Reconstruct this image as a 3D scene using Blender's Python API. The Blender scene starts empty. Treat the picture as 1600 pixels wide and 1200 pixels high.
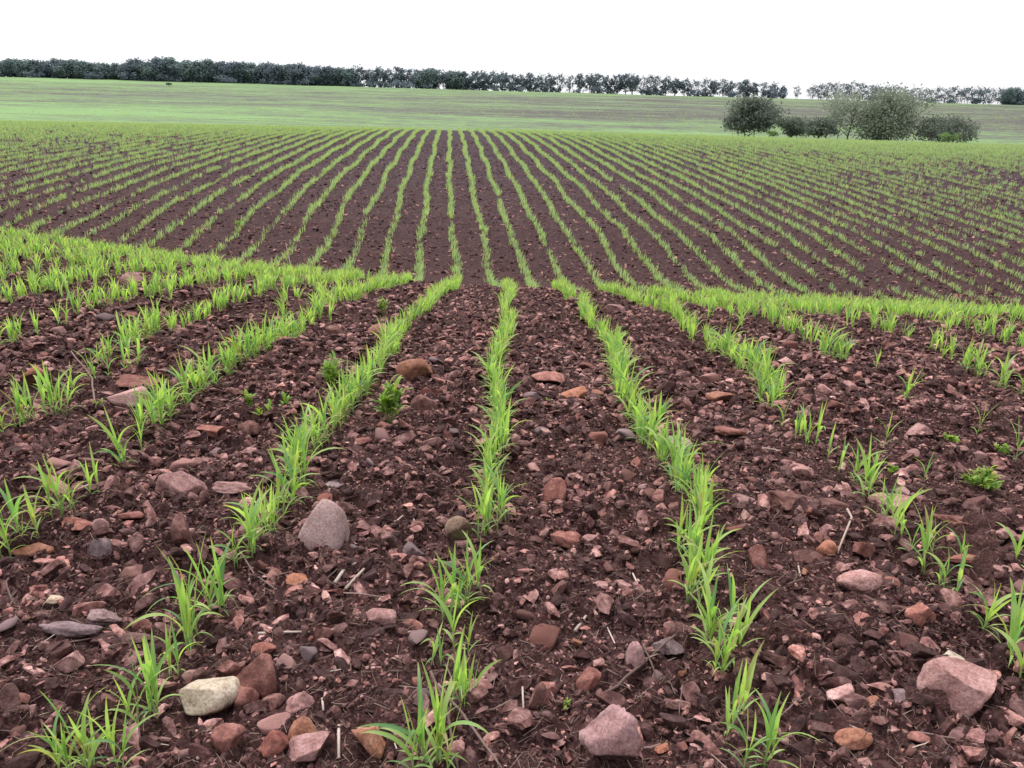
import bpy, math, random
import numpy as np
from mathutils import Matrix, Vector, Euler

random.seed(7)
RNG = np.random.default_rng(11)
R = math.radians
scene = bpy.context.scene
COL = scene.collection

# ------------------------------------------------------------------ camera
EYE = 1.5
PITCH, ROLL, FPX = R(20.4), R(1.6), 1209.0
cam_d = bpy.data.cameras.new('camera')
cam = bpy.data.objects.new('camera', cam_d)
COL.objects.link(cam)
cam_d.sensor_width = 36.0
cam_d.lens = FPX / 1600 * 36
cam_d.clip_start = 0.05
cam_d.clip_end = 9000
cam.matrix_world = (Matrix.Translation((0, 0, EYE)) @ Matrix.Rotation(R(90) - PITCH, 4, 'X')
                    @ Matrix.Rotation(ROLL, 4, 'Z'))
scene.camera = cam


# ------------------------------------------------------------------ noise
def _h(ix, iy, seed):
    n = (ix.astype(np.int64) * 374761393 + iy.astype(np.int64) * 668265263 + seed * 982451653) & 0xFFFFFFFF
    n = ((n ^ (n >> 13)) * 1274126177) & 0xFFFFFFFF
    n = ((n ^ (n >> 16)) * 2246822519) & 0xFFFFFFFF
    return ((n ^ (n >> 15)) & 0xFFFFFF) / float(0xFFFFFF)


def vnoise(x, y, seed=0):
    ix, iy = np.floor(x), np.floor(y)
    fx, fy = x - ix, y - iy
    fx = fx * fx * (3 - 2 * fx)
    fy = fy * fy * (3 - 2 * fy)
    a, b = _h(ix, iy, seed), _h(ix + 1, iy, seed)
    c, d = _h(ix, iy + 1, seed), _h(ix + 1, iy + 1, seed)
    return (a + (b - a) * fx) * (1 - fy) + (c + (d - c) * fx) * fy


def fbm(x, y, octv=4, seed=0):
    s, a, t = 0, 1.0, 0
    for k in range(octv):
        s = s + a * vnoise(x * 2 ** k + 17.3 * k, y * 2 ** k - 9.1 * k, seed + k)
        t += a
        a *= .55
    return s / t


def bumps(x, y, seed, fill=.6):
    """rounded clods: one blob per cell of a jittered grid, height 0..1"""
    ix, iy = np.floor(x), np.floor(y)
    out = np.zeros_like(x)
    for dx in (-1, 0, 1):
        for dy in (-1, 0, 1):
            cx, cy = ix + dx, iy + dy
            px = cx + .15 + .7 * _h(cx, cy, seed)
            py = cy + .15 + .7 * _h(cx, cy, seed + 1)
            r = .25 + .45 * _h(cx, cy, seed + 2)
            ang = 3.14 * _h(cx, cy, seed + 3)
            ex, ey = x - px, y - py
            u = ex * np.cos(ang) + ey * np.sin(ang)
            v = (-ex * np.sin(ang) + ey * np.cos(ang)) * 1.35
            d2 = (np.abs(u) ** 2.6 + np.abs(v) ** 2.6) / r ** 2.6
            on = _h(cx, cy, seed + 4) < fill
            h = np.where(on, np.clip(1 - d2, 0, 1) ** .55 * r * 1.5, 0)
            out = np.maximum(out, h)
    return out


# ------------------------------------------------------------------ terrain
PY = [-8, 0, 4, 8, 11, 13, 14.5, 16, 18, 20, 22, 25, 34, 45, 56, 66, 77, 86, 100, 140, 200, 300, 400, 440, 600, 1200, 4000]
PD = [1.5, 1.5, 1.88, 2.31, 2.76, 3.12, 3.47, 3.88, 4.25, 4.36, 4.2, 3.87, 3.43, 3.13, 2.90, 2.88, 3.12, 3.55, 4.4, 5.35, 3.85, .75, -2.4,
      -2.3, 3, 40, 160]
_ly = np.linspace(math.log(2), math.log(4011), 6000)
_yy = np.exp(_ly) - 10
_pd = np.interp(_yy, PY, PD)
_k = np.exp(-np.linspace(-2.5, 2.5, 61) ** 2)
_k /= _k.sum()
_pd = np.convolve(np.pad(_pd, 30, mode='edge'), _k, mode='valid')


def drop0(Y):
    return np.interp(np.log(np.maximum(Y, -7.9) + 10), _ly, _pd)


def sstep(a, b, x):
    t = np.clip((x - a) / (b - a), 0, 1)
    return t * t * (3 - 2 * t)


def drop(X, Y):
    X = np.asarray(X, float)
    Y = np.asarray(Y, float)
    u = np.clip(X / np.maximum(Y, 6), -1.3, 1.3)
    L, Rr = np.maximum(-X, 0), np.maximum(X, 0)
    near = 1 - .21 * (1 - np.exp(-L / 4.5)) - .10 * (1 - np.exp(-Rr / 2.5)) * (1 - sstep(8, 13, Y))
    crest = 1 - .47 * np.minimum(u, 0) ** 2 + .115 * np.clip(u, 0, 1)
    near = near + (crest - near) * sstep(7, 12.5, Y)
    f20 = 1 + .10 * np.minimum(u, 0) / .67 + .08 * np.maximum(u, 0) / .67
    f77 = 1 - .15 * np.minimum(u, 0) / .67 + .03 * np.maximum(u, 0) / .67
    f140 = 1 + .08 * np.minimum(u, 0) / .67
    f = near
    f = f + (f20 - f) * sstep(14.5, 21, Y)
    f = f + (f77 - f) * sstep(30, 75, Y)
    f = f + (f140 - f) * sstep(85, 140, Y)
    f = f + (1 - f) * sstep(150, 300, Y)
    return drop0(Y) * f


def base_z(X, Y):
    return EYE - drop(X, Y)


ROW = 0.9


def row_c(Y):
    """sideways drift of the crop rows with distance"""
    Y = np.asarray(Y, float)
    return np.interp(Y, [0, 9, 12, 15, 19, 30, 45, 60, 80, 100], [-.12, -.08, -.06, -.2, -.58, -1.66, -2.95, -4.2, -5.95, -7.7])


def ground(X, Y, fine=True):
    X = np.asarray(X, float)
    Y = np.asarray(Y, float)
    z = base_z(X, Y)
    rowd = np.abs(((X - row_c(Y)) / ROW + .5) % 1 - .5) * 2      # 0 on a row, 1 between
    far = 1 - sstep(60, 120, Y)
    z = z + .02 * (np.cos(rowd * 3.1416) * -.5) * far
    z = z + (fbm(X * .9, Y * .9, 3, 3) - .5) * .09 * far
    z = z + (fbm(X * 3.6, Y * 3.6, 3, 9) - .5) * .075 * (1 - sstep(20, 60, Y))
    z = z + (fbm(X * .03, Y * .03, 3, 5) - .5) * .5 * sstep(60, 200, Y)
    if fine:
        n = Y < 26
        if np.any(n):
            x, y = X[n], Y[n]
            wx = x + (vnoise(x * 22, y * 22, 31) - .5) * .035
            wy = y + (vnoise(x * 22, y * 22, 32) - .5) * .035
            patch = .55 + .75 * sstep(.35, .65, vnoise(x * 2.1, y * 2.1, 40))
            a = bumps(wx * 8, wy * 8, 51, .6) * .058 * patch
            a = np.maximum(a, bumps(wx * 17, wy * 17, 61, .78) * .036 * patch)
            a = a + bumps(wx * 38, wy * 38, 71, .8) * .014
            m = y < 9
            if np.any(m):
                a[m] += bumps(wx[m] * 85, wy[m] * 85, 81, .8) * .006 + (fbm(x[m] * 120, y[m] * 120, 2, 90) - .5) * .006
            z = z.copy()
            z[n] += a * (1 - .6 * sstep(12, 26, y))
    return z


def gz(x, y, fine=False):
    return float(ground(np.array([x]), np.array([y]), fine)[0])


def at(px, py):
    """the point of the ground seen at a position of the 1600x1200 photograph (to copy where things stand)"""
    x, y = px - 800, 600 - py
    x2 = x * math.cos(ROLL) - y * math.sin(ROLL)
    y2 = x * math.sin(ROLL) + y * math.cos(ROLL)
    d = (x2, y2 * math.sin(PITCH) + FPX * math.cos(PITCH), y2 * math.cos(PITCH) - FPX * math.sin(PITCH))
    Ys = 0.8 * 1.004 ** np.arange(1700)
    Xs = Ys * d[0] / d[1]
    below = -Ys * d[2] / d[1] > drop(Xs, Ys)
    i = int(np.argmax(below))
    Y = float(Ys[i])
    X = float(Xs[i])
    return X, Y, math.hypot(math.hypot(X, Y), float(drop(X, Y)))


# ------------------------------------------------------------------ mesh helpers
def mesh_np(name, V, F, mat, smooth=True, tint=None):
    """V (n,3); F (m,3) or (m,4)"""
    me = bpy.data.meshes.new(name)
    V = np.ascontiguousarray(V, np.float32)
    F = np.ascontiguousarray(F, np.int32)
    k = F.shape[1]
    me.vertices.add(len(V))
    me.vertices.foreach_set('co', V.ravel())
    me.loops.add(F.size)
    me.loops.foreach_set('vertex_index', F.ravel())
    me.polygons.add(len(F))
    me.polygons.foreach_set('loop_start', np.arange(0, F.size, k, dtype=np.int32))
    me.polygons.foreach_set('loop_total', np.full(len(F), k, np.int32))
    me.polygons.foreach_set('use_smooth', np.full(len(F), bool(smooth)))
    if tint is not None:
        a = me.color_attributes.new('tint', 'FLOAT_COLOR', 'POINT')
        c = np.ones((len(V), 4), np.float32)
        c[:, :3] = tint
        a.data.foreach_set('color', c.ravel())
    me.update(calc_edges=True)
    if mat:
        me.materials.append(mat)
    return me


def link(name, me, parent=None, loc=(0, 0, 0), rot=(0, 0, 0), scale=(1, 1, 1)):
    o = bpy.data.objects.new(name, me)
    COL.objects.link(o)
    o.location, o.rotation_euler, o.scale = loc, rot, scale
    if parent:
        o.parent = parent
    return o


def tag(o, label=None, cat=None, group=None, kind=None):
    if label:
        o['label'] = label
    if cat:
        o['category'] = cat
    if group:
        o['group'] = group
    if kind:
        o['kind'] = kind
    return o


def merge(templates, idx, M, T, tintr=None):
    """join many transformed copies of templates [(V,F,tint)] -> V,F,tint ; M (n,3,3), T (n,3)"""
    Vs, Fs, Ts, off = [], [], [], 0
    for k, (V, F, tn) in enumerate(templates):
        sel = np.nonzero(idx == k)[0]
        if len(sel) == 0:
            continue
        W = np.einsum('nij,vj->nvi', M[sel], V) + T[sel][:, None, :]
        n, v = len(sel), len(V)
        Vs.append(W.reshape(-1, 3))
        Fs.append((F[None] + (np.arange(n) * v)[:, None, None]).reshape(-1, F.shape[1]) + off)
        c = np.broadcast_to(tn[None], (n, v, 3)).copy()
        if tintr is not None:
            c[:, :, 0] = tintr[sel][:, None]
        Ts.append(c.reshape(-1, 3))
        off += n * v
    return np.concatenate(Vs), np.concatenate(Fs), np.concatenate(Ts)


def rotz(a):
    n = len(a)
    M = np.zeros((n, 3, 3))
    M[:, 0, 0] = np.cos(a)
    M[:, 0, 1] = -np.sin(a)
    M[:, 1, 0] = np.sin(a)
    M[:, 1, 1] = np.cos(a)
    M[:, 2, 2] = 1
    return M


def randrot(n, rng=RNG):
    q = rng.normal(size=(n, 4))
    q /= np.linalg.norm(q, axis=1)[:, None]
    w, x, y, z = q.T
    return np.stack([np.stack([1 - 2 * (y * y + z * z), 2 * (x * y - z * w), 2 * (x * z + y * w)], -1),
                     np.stack([2 * (x * y + z * w), 1 - 2 * (x * x + z * z), 2 * (y * z - x * w)], -1),
                     np.stack([2 * (x * z - y * w), 2 * (y * z + x * w), 1 - 2 * (x * x + y * y)], -1)], 1)


# ------------------------------------------------------------------ materials
def newmat(name):
    m = bpy.data.materials.new(name)
    m.use_nodes = True
    nt = m.node_tree
    nt.nodes.clear()
    out = nt.nodes.new('ShaderNodeOutputMaterial')
    return m, nt, out


class N:
    """small wrapper to write node trees"""

    def __init__(s, nt):
        s.nt = nt

    def n(s, t, **kw):
        nd = s.nt.nodes.new(t)
        for k, v in kw.items():
            if k.startswith('i_'):
                nd.inputs[k[2:].replace('_', ' ')].default_value = v
            else:
                setattr(nd, k, v)
        return nd

    def l(s, a, b):
        s.nt.links.new(a, b)

    def noise(s, vec, scale, detail=4, rough=.55, dist=0):
        nd = s.n('ShaderNodeTexNoise')
        nd.inputs['Scale'].default_value = scale
        nd.inputs['Detail'].default_value = detail
        nd.inputs['Roughness'].default_value = rough
        nd.inputs['Distortion'].default_value = dist
        s.l(vec, nd.inputs['Vector'])
        return nd.outputs['Fac']

    def ramp(s, fac, stops, interp='LINEAR'):
        nd = s.n('ShaderNodeValToRGB')
        cr = nd.color_ramp
        cr.interpolation = interp
        while len(cr.elements) < len(stops):
            cr.elements.new(.5)
        for e, (p, c) in zip(cr.elements, stops):
            e.position = p
            e.color = (*c, 1) if not isinstance(c, (int, float)) else (c, c, c, 1)
        s.l(fac, nd.inputs[0])
        return nd.outputs[0]

    def mix(s, fac, a, b, mode='MIX'):
        nd = s.n('ShaderNodeMix', data_type='RGBA', blend_type=mode)
        for v, i in ((fac, 0), (a, 6), (b, 7)):
            if isinstance(v, (int, float)):
                nd.inputs[i].default_value = v
            elif isinstance(v, tuple):
                nd.inputs[i].default_value = (*v, 1)
            else:
                s.l(v, nd.inputs[i])
        return nd.outputs[2]

    def math(s, op, a, b=None, clamp=False):
        nd = s.n('ShaderNodeMath', operation=op, use_clamp=clamp)
        for v, i in ((a, 0), (b, 1)):
            if v is None:
                continue
            if isinstance(v, (int, float)):
                nd.inputs[i].default_value = v
            else:
                s.l(v, nd.inputs[i])
        return nd.outputs[0]

    def maprange(s, v, a, b, c=0, d=1):
        nd = s.n('ShaderNodeMapRange')
        s.l(v, nd.inputs[0])
        for i, x in enumerate((a, b, c, d)):
            nd.inputs[i + 1].default_value = x
        return nd.outputs[0]

    def bump(s, h, strength=.5, dist=.01):
        nd = s.n('ShaderNodeBump')
        nd.inputs['Strength'].default_value = strength
        nd.inputs['Distance'].default_value = dist
        s.l(h, nd.inputs['Height'])
        return nd.outputs[0]


def principled(g, out, col, rough=.9, normal=None, spec=.2):
    b = g.n('ShaderNodeBsdfPrincipled')
    if isinstance(col, tuple):
        b.inputs['Base Color'].default_value = (*col, 1)
    else:
        g.l(col, b.inputs['Base Color'])
    b.inputs['Roughness'].default_value = rough
    b.inputs['Specular IOR Level'].default_value = spec
    if normal is not None:
        g.l(normal, b.inputs['Normal'])
    if out is not None:
        g.l(b.outputs[0], out.inputs[0])
    return b


def mat_soil():
    m, nt, out = newmat('dark_red_soil')
    g = N(nt)
    co = g.n('ShaderNodeTexCoord').outputs['Object']
    sep = g.n('ShaderNodeSeparateXYZ')
    g.l(co, sep.inputs[0])
    Y = sep.outputs[1]
    n1 = g.noise(co, 1.7, 5, .6)
    n2 = g.noise(co, 14, 6, .65, .4)
    n3 = g.noise(co, 95, 4, .6)
    c = g.ramp(n2, [(.3, (.009, .0042, .0047)), (.5, (.030, .0138, .0150)), (.62, (.082, .039, .039)), (.78, (.20, .112, .105))])
    c2 = g.ramp(n3, [(.36, (.012, .0055, .0056)), (.50, (.046, .021, .0205)), (.66, (.19, .105, .098))])
    c = g.mix(.5, c, c2)
    c = g.mix(g.ramp(n1, [(.35, 0), (.7, 1)]), c, g.mix(.35, c, (.10, .048, .044)))
    # gravel specks
    vo = g.n('ShaderNodeTexVoronoi')
    vo.inputs['Scale'].default_value = 42
    g.l(co, vo.inputs['Vector'])
    sp = g.math('MULTIPLY', g.ramp(vo.outputs['Distance'], [(.22, 1), (.34, 0)]), g.ramp(g.noise(co, 37, 2), [(.5, 0), (.6, 1)]))
    c = g.mix(g.math('MULTIPLY', sp, .6), c, g.mix(g.noise(co, 60, 1), (.10, .05, .045), (.30, .19, .17)))
    # farther soil between rows tinted purple grey to paint in distance haze, with specks
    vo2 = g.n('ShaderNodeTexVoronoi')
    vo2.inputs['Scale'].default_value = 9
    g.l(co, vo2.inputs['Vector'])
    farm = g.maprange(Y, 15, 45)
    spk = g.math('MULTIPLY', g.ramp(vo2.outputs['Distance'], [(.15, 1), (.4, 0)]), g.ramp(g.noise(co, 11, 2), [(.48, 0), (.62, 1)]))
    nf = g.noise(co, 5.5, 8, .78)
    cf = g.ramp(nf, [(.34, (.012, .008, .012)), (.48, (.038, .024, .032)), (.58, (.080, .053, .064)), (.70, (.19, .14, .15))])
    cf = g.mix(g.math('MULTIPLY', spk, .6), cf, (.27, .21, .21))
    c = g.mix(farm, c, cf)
    # the far slope: unresolved rows of young crop seen as a green-brown cover
    mp = g.n('ShaderNodeMapping')
    mp.inputs['Scale'].default_value = (.012, .055, .1)
    mp.inputs['Rotation'].default_value = (0, 0, R(4))
    g.l(co, mp.inputs[0])
    st = g.noise(mp.outputs[0], 1.0, 7, .62, .3)
    mp2 = g.n('ShaderNodeMapping')
    mp2.inputs['Scale'].default_value = (.05, .20, .1)
    g.l(co, mp2.inputs[0])
    st2 = g.noise(mp2.outputs[0], 1.0, 6, .7)
    st3 = g.noise(co, .30, 7, .8)
    X = sep.outputs[0]
    side = g.math('DIVIDE', X, g.math('MAXIMUM', Y, 1.0))
    yb = g.math('ADD', g.ramp(g.maprange(Y, 60, 420), [(0, .55), (.16, .68), (.28, .62), (.38, .22), (.60, .26), (.80, .45), (.93, .75), (1, .85)]),
                g.math('MULTIPLY', side, -.38))
    k = g.math('ADD', yb, g.math('ADD', g.math('MULTIPLY', g.math('SUBTRACT', st, .5), 2.2),
                                 g.math('ADD', g.math('MULTIPLY', g.math('SUBTRACT', st2, .5), 2.4),
                                        g.math('MULTIPLY', g.math('SUBTRACT', st3, .5), 2.4))))
    gf = g.ramp(k, [(0, (.105, .098, .092)), (.28, (.138, .160, .115)), (.6, (.160, .225, .118)), (1, (.20, .32, .135))])
    c = g.mix(g.maprange(Y, 72, 96), c, gf)
    h = g.math('ADD', g.math('MULTIPLY', n2, .6), g.math('ADD', n3, g.math('MULTIPLY', g.noise(co, 300, 3), .35)))
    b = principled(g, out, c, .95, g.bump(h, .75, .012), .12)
    return m


def mat_stone(name, ramp, moss=0, rubble=0):
    m, nt, out = newmat(name)
    g = N(nt)
    co = g.n('ShaderNodeTexCoord').outputs['Object']
    oi = g.n('ShaderNodeObjectInfo')
    at_ = g.n('ShaderNodeAttribute', attribute_name='tint')
    sh = g.n('ShaderNodeSeparateColor')
    g.l(at_.outputs['Color'], sh.inputs[0])
    vadd = g.n('ShaderNodeVectorMath', operation='ADD')
    g.l(co, vadd.inputs[0])
    cb = g.n('ShaderNodeCombineXYZ')
    rnd = g.math('FRACT', g.math('ADD', oi.outputs['Random'], sh.outputs[0]))
    g.l(g.math('MULTIPLY', rnd, 40), cb.inputs[0])
    g.l(cb.outputs[0], vadd.inputs[1])
    v = vadd.outputs[0]
    n = g.noise(v, 26, 6, .65, .3)
    n2 = g.noise(v, 130, 4, .6)
    c = g.ramp(n, ramp)
    tone = g.mix(1, c, g.ramp(rnd, [(0, (.70, .64, .64)), (.3, (.9, .80, .80)), (.55, (1.05, 1, 1)), (.8, (1.1, .88, .82)), (.93, (1.4, 1.35, 1.35)), (1, (.85, .82, .90))]), 'MULTIPLY')
    tone = g.mix(g.ramp(n2, [(.36, .45), (.56, 0)]), tone, (.07, .032, .03))
    if rubble:
        tone = g.mix(1, tone, g.ramp(g.math('FRACT', g.math('MULTIPLY', rnd, 7.31)), [(0, (.20, .18, .19)), (.38, (.38, .35, .36)), (.68, (.86, .82, .83)), (.88, (1.3, 1.24, 1.24)), (1, (1.9, 1.85, 1.8))]), 'MULTIPLY')
    # soil clinging to the lower part, also used to darken one rock's shaded front
    geo = g.n('ShaderNodeNewGeometry')
    nz = g.n('ShaderNodeSeparateXYZ')
    g.l(geo.outputs['Normal'], nz.inputs[0])
    low = g.math('ADD', nz.outputs[2], g.math('MULTIPLY', g.math('SUBTRACT', n, .5), 1.6))
    tone = g.mix(g.ramp(g.math('ADD', low, .5), [(0, .85), (.5, 0)]), tone, (.050, .022, .020))
    if moss:
        tone = g.mix(g.ramp(g.noise(v, 14, 4), [(.48, 0), (.6, .8)]), tone, (.10, .12, .035))
    h = g.math('ADD', n, g.math('MULTIPLY', n2, .6))
    principled(g, out, tone, .88, g.bump(h, .6, .006), .25)
    return m


def mat_leaf(name, dark, mid, light, trans=.45):
    m, nt, out = newmat(name)
    g = N(nt)
    a = g.n('ShaderNodeAttribute', attribute_name='tint')
    s = g.n('ShaderNodeSeparateColor')
    g.l(a.outputs['Color'], s.inputs[0])
    oi = g.n('ShaderNodeObjectInfo')
    co = g.n('ShaderNodeTexCoord').outputs['Object']
    rnd = g.math('FRACT', g.math('ADD', oi.outputs['Random'], s.outputs[0]))
    c = g.ramp(rnd, [(0, dark), (.35, mid), (.72, light), (.90, mid), (.96, (.52, .50, .20)), (1, (.42, .33, .16))])
    # paler towards the base, yellowish tip, pale midrib
    c = g.mix(g.ramp(s.outputs[1], [(0, .55), (.25, 0)]), c, (.42, .50, .16))
    c = g.mix(g.ramp(s.outputs[1], [(.72, 0), (1, .7)]), c, g.mix(rnd, (.52, .56, .14), (.50, .36, .16)))
    c = g.mix(g.ramp(s.outputs[2], [(0, .35), (.25, 0)]), c, (.55, .68, .30))
    c = g.mix(g.math('MULTIPLY', g.noise(co, 60, 3), .35), c, dark)
    b = principled(g, None, c, .5, None, .35)
    t = g.n('ShaderNodeBsdfTranslucent')
    tc = g.mix(1, c, (1.25, 1.35, .55), 'MULTIPLY')
    g.l(tc, t.inputs[0])
    mx = g.n('ShaderNodeMixShader')
    mx.inputs[0].default_value = trans
    g.l(b.outputs[0], mx.inputs[1])
    g.l(t.outputs[0], mx.inputs[2])
    g.l(mx.outputs[0], out.inputs[0])
    return m


def mat_simple(name, stops, scale=20, rough=.85, bump=.3, rnd=True, stretch=None):
    m, nt, out = newmat(name)
    g = N(nt)
    co = g.n('ShaderNodeTexCoord').outputs['Object']
    if stretch:
        mp = g.n('ShaderNodeMapping')
        mp.inputs['Scale'].default_value = stretch
        g.l(co, mp.inputs[0])
        co = mp.outputs[0]
    n = g.noise(co, scale, 5, .6)
    if rnd:
        oi = g.n('ShaderNodeObjectInfo')
        a = g.n('ShaderNodeAttribute', attribute_name='tint')
        s = g.n('ShaderNodeSeparateColor')
        g.l(a.outputs['Color'], s.inputs[0])
        r = g.math('FRACT', g.math('ADD', oi.outputs['Random'], s.outputs[0]))
        n = g.math('ADD', g.math('MULTIPLY', n, .5), g.math('MULTIPLY', r, .5))
    principled(g, out, g.ramp(n, stops), rough, g.bump(n, bump, .01), .2)
    return m


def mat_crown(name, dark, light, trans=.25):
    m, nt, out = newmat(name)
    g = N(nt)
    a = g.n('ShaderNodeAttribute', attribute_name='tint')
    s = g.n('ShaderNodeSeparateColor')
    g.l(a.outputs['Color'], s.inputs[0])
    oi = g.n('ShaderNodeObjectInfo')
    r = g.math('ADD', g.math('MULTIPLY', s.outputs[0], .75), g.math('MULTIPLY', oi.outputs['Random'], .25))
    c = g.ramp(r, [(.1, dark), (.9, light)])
    b = principled(g, None, c, .7, None, .2)
    t = g.n('ShaderNodeBsdfTranslucent')
    g.l(c, t.inputs[0])
    mx = g.n('ShaderNodeMixShader')
    mx.inputs[0].default_value = trans
    g.l(b.outputs[0], mx.inputs[1])
    g.l(t.outputs[0], mx.inputs[2])
    g.l(mx.outputs[0], out.inputs[0])
    return m


SOIL = mat_soil()
PINK = mat_stone('pink_stone', [(.3, (.22, .115, .11)), (.5, (.39, .235, .225)), (.7, (.52, .36, .35))])
RED = mat_stone('red_stone', [(.3, (.13, .055, .048)), (.5, (.28, .125, .105)), (.7, (.42, .23, .20))])
ORANGE = mat_stone('orange_stone', [(.3, (.20, .085, .055)), (.5, (.40, .19, .125)), (.7, (.52, .31, .23))])
PALE = mat_stone('pale_stone', [(.3, (.42, .29, .28)), (.5, (.56, .42, .41)), (.7, (.64, .52, .51))])
CREAM = mat_stone('cream_stone', [(.3, (.33, .28, .21)), (.5, (.50, .44, .35)), (.7, (.60, .56, .47))])
GREY = mat_stone('grey_stone', [(.3, (.12, .085, .095)), (.5, (.23, .175, .19)), (.7, (.34, .285, .30))])
BROWN = mat_stone('brown_stone', [(.3, (.075, .036, .033)), (.5, (.18, .090, .080)), (.7, (.32, .19, .17))])
MOSSY = mat_stone('mossy_stone', [(.3, (.12, .08, .06)), (.5, (.22, .17, .13)), (.7, (.33, .27, .22))], 1)
RUB = mat_stone('rubble', [(.3, (.060, .028, .029)), (.45, (.20, .105, .098)), (.70, (.47, .315, .295))], 0, 1)
LEAF = mat_leaf('young_leaf', (.15, .33, .16), (.39, .59, .19), (.61, .77, .28), .5)
LEAFF = mat_leaf('young_leaf_far', (.27, .44, .26), (.42, .59, .33), (.56, .70, .39), .4)
WEED = mat_leaf('weed_leaf', (.10, .20, .04), (.20, .36, .05), (.36, .47, .06), .35)
STEM = mat_simple('pale_stem', [(0, (.16, .30, .09)), (.6, (.30, .40, .15)), (1, (.38, .26, .18))], 30)
STRAW = mat_simple('pale_straw', [(0, (.20, .13, .11)), (.45, (.42, .32, .28)), (.8, (.58, .49, .45)), (1, (.68, .62, .58))], 120)
TWIG = mat_simple('brown_twig', [(0, (.07, .042, .038)), (.5, (.17, .11, .10)), (1, (.32, .23, .21))], 60)
BARK = mat_simple('bark', [(0, (.05, .05, .055)), (1, (.14, .13, .13))], 3, rnd=False)
CROWN_FAR = mat_crown('haze_tinted_far_foliage', (.125, .160, .205), (.215, .262, .300))  # distance haze painted in as a bluish grey lift of the leaf colour
CROWN_GREEN = mat_crown('haze_tinted_green_foliage', (.125, .170, .190), (.225, .295, .290))  # greener far crowns, same haze lift baked into the colour
CROWN_BUSH = mat_crown('bush_foliage', (.115, .140, .120), (.225, .265, .205))  # colours raised and flattened to paint haze over the bushes
CROWN_AIRY = mat_crown('grey_green_foliage', (.15, .18, .14), (.30, .345, .26), .3)
CROWN_SHRUB = mat_crown('green_shrub_foliage', (.09, .15, .06), (.22, .34, .12))
CROWN_PALE = mat_crown('feathery_foliage', (.24, .27, .22), (.42, .47, .36), .35)

# ------------------------------------------------------------------ ground sheet
ys = [-6.0]
while ys[-1] < 1.0:
    ys.append(ys[-1] + (.02 if ys[-1] > -.5 else .3))
while ys[-1] < 14.5:
    ys.append(ys[-1] + max(.007, .0056 * ys[-1]))
while ys[-1] < 20:
    ys.append(ys[-1] + .09)
while ys[-1] < 80:
    ys.append(ys[-1] * 1.006)
while ys[-1] < 500:
    ys.append(ys[-1] * 1.02)
while ys[-1] < 4000:
    ys.append(ys[-1] * 1.15)
ys = np.array(ys)
s_in = np.arange(-.74, .7401, .0025)
s_out = .74 * np.exp(np.linspace(0, 1, 26)[1:] * .85)
ss = np.concatenate([-s_out[::-1], s_in, s_out])
W_ = np.where(ys > 1, ys + 1.5, 2.5)
GX = ss[None, :] * W_[:, None]
GY = np.broadcast_to(ys[:, None], GX.shape)
GZ = ground(GX.ravel(), GY.ravel()).reshape(GX.shape)
V = np.stack([GX.ravel(), GY.ravel(), GZ.ravel()], 1)
nr, nc = GX.shape
i0 = (np.arange(nr - 1)[:, None] * nc + np.arange(nc - 1)[None, :]).ravel()
F = np.stack([i0, i0 + 1, i0 + nc + 1, i0 + nc], 1)
o = link('ground', mesh_np('ground', V, F, SOIL))
tag(o, 'dark red stony soil of a rolling crop field rising to a green far slope', 'ground', kind='structure')


# ------------------------------------------------------------------ rocks
def ico(sub):
    import bmesh
    bm = bmesh.new()
    bmesh.ops.create_icosphere(bm, subdivisions=sub, radius=1)
    Vv = np.array([v.co[:] for v in bm.verts])
    Ff = np.array([[v.index for v in f.verts] for f in bm.faces])
    bm.free()
    return Vv, Ff


ICO = {s: ico(s) for s in (1, 2, 3, 4)}


def rock(seed, sub, planes=9, rough=.03, box=0, dlo=.36, dhi=.80):
    rng = np.random.default_rng(seed)
    V, F = ICO[sub]
    V = V.copy()
    if box:
        V = V / (np.abs(V) ** 4).sum(1)[:, None] ** .25
    for k in range(planes):
        n = rng.normal(size=3)
        n /= np.linalg.norm(n)
        d = rng.uniform(dlo, dhi)
        V -= n * np.maximum(0, V @ n - d)[:, None]
    if rough:
        a = V[:, 0] * 2.3 + seed
        dv = (fbm(a + V[:, 2] * 2.1, V[:, 1] * 2.6 + V[:, 2] * 1.7, 4, seed) - .5)
        dv2 = (fbm(a * 4 + V[:, 2] * 6, V[:, 1] * 9 - V[:, 2] * 7, 3, seed + 5) - .5)
        V *= (1 + dv * rough * 3.2 + dv2 * rough * 2.2)[:, None]
    V -= (V.max(0) + V.min(0)) / 2
    V /= (V.max(0) - V.min(0)) / 2
    return V, F, np.zeros((len(V), 3))


STONES = []


def stone_obj(name, px, py, w, h, mat, label, seed, planes=9, box=0, rough=.03, depth=.8, rz=None, group=None, sink=.22, tilt=-14):
    """px,py = base centre of the visible stone in the photo, w,h = its visible size there"""
    X, Y, D = at(px, py)
    m = D / FPX
    sn = float(drop(X, Y)) / D
    cs_ = math.sqrt(1 - sn * sn)
    W_ = w * m * .53
    Dy = min(depth * W_, .40 * h * m / max(sn, .12))
    H_ = max(math.sqrt(max((.5 * h * m) ** 2 - (Dy * sn) ** 2, 0)) / cs_ * 1.12, .3 * h * m)
    V, F, t = rock(seed, 4 if w * m > .03 else 3, planes, rough, box)
    a = rz if rz is not None else (seed * 37 % 30 - 15) / 57.
    me = mesh_np('stone', V * np.array([W_, Dy, H_]), F, mat, True, t)
    z = gz(X, Y) + .012
    Yc = Y + Dy * .8
    o = link('stone', me, None, (X, Yc, gz(X, Yc) + .010 + H_ * (1 - sink * 2)), (0, 0, a))
    o.rotation_euler[0] = R(tilt)
    tag(o, label, 'stone', group)
    STONES.append((X, Yc, W_))
    return o


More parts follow.
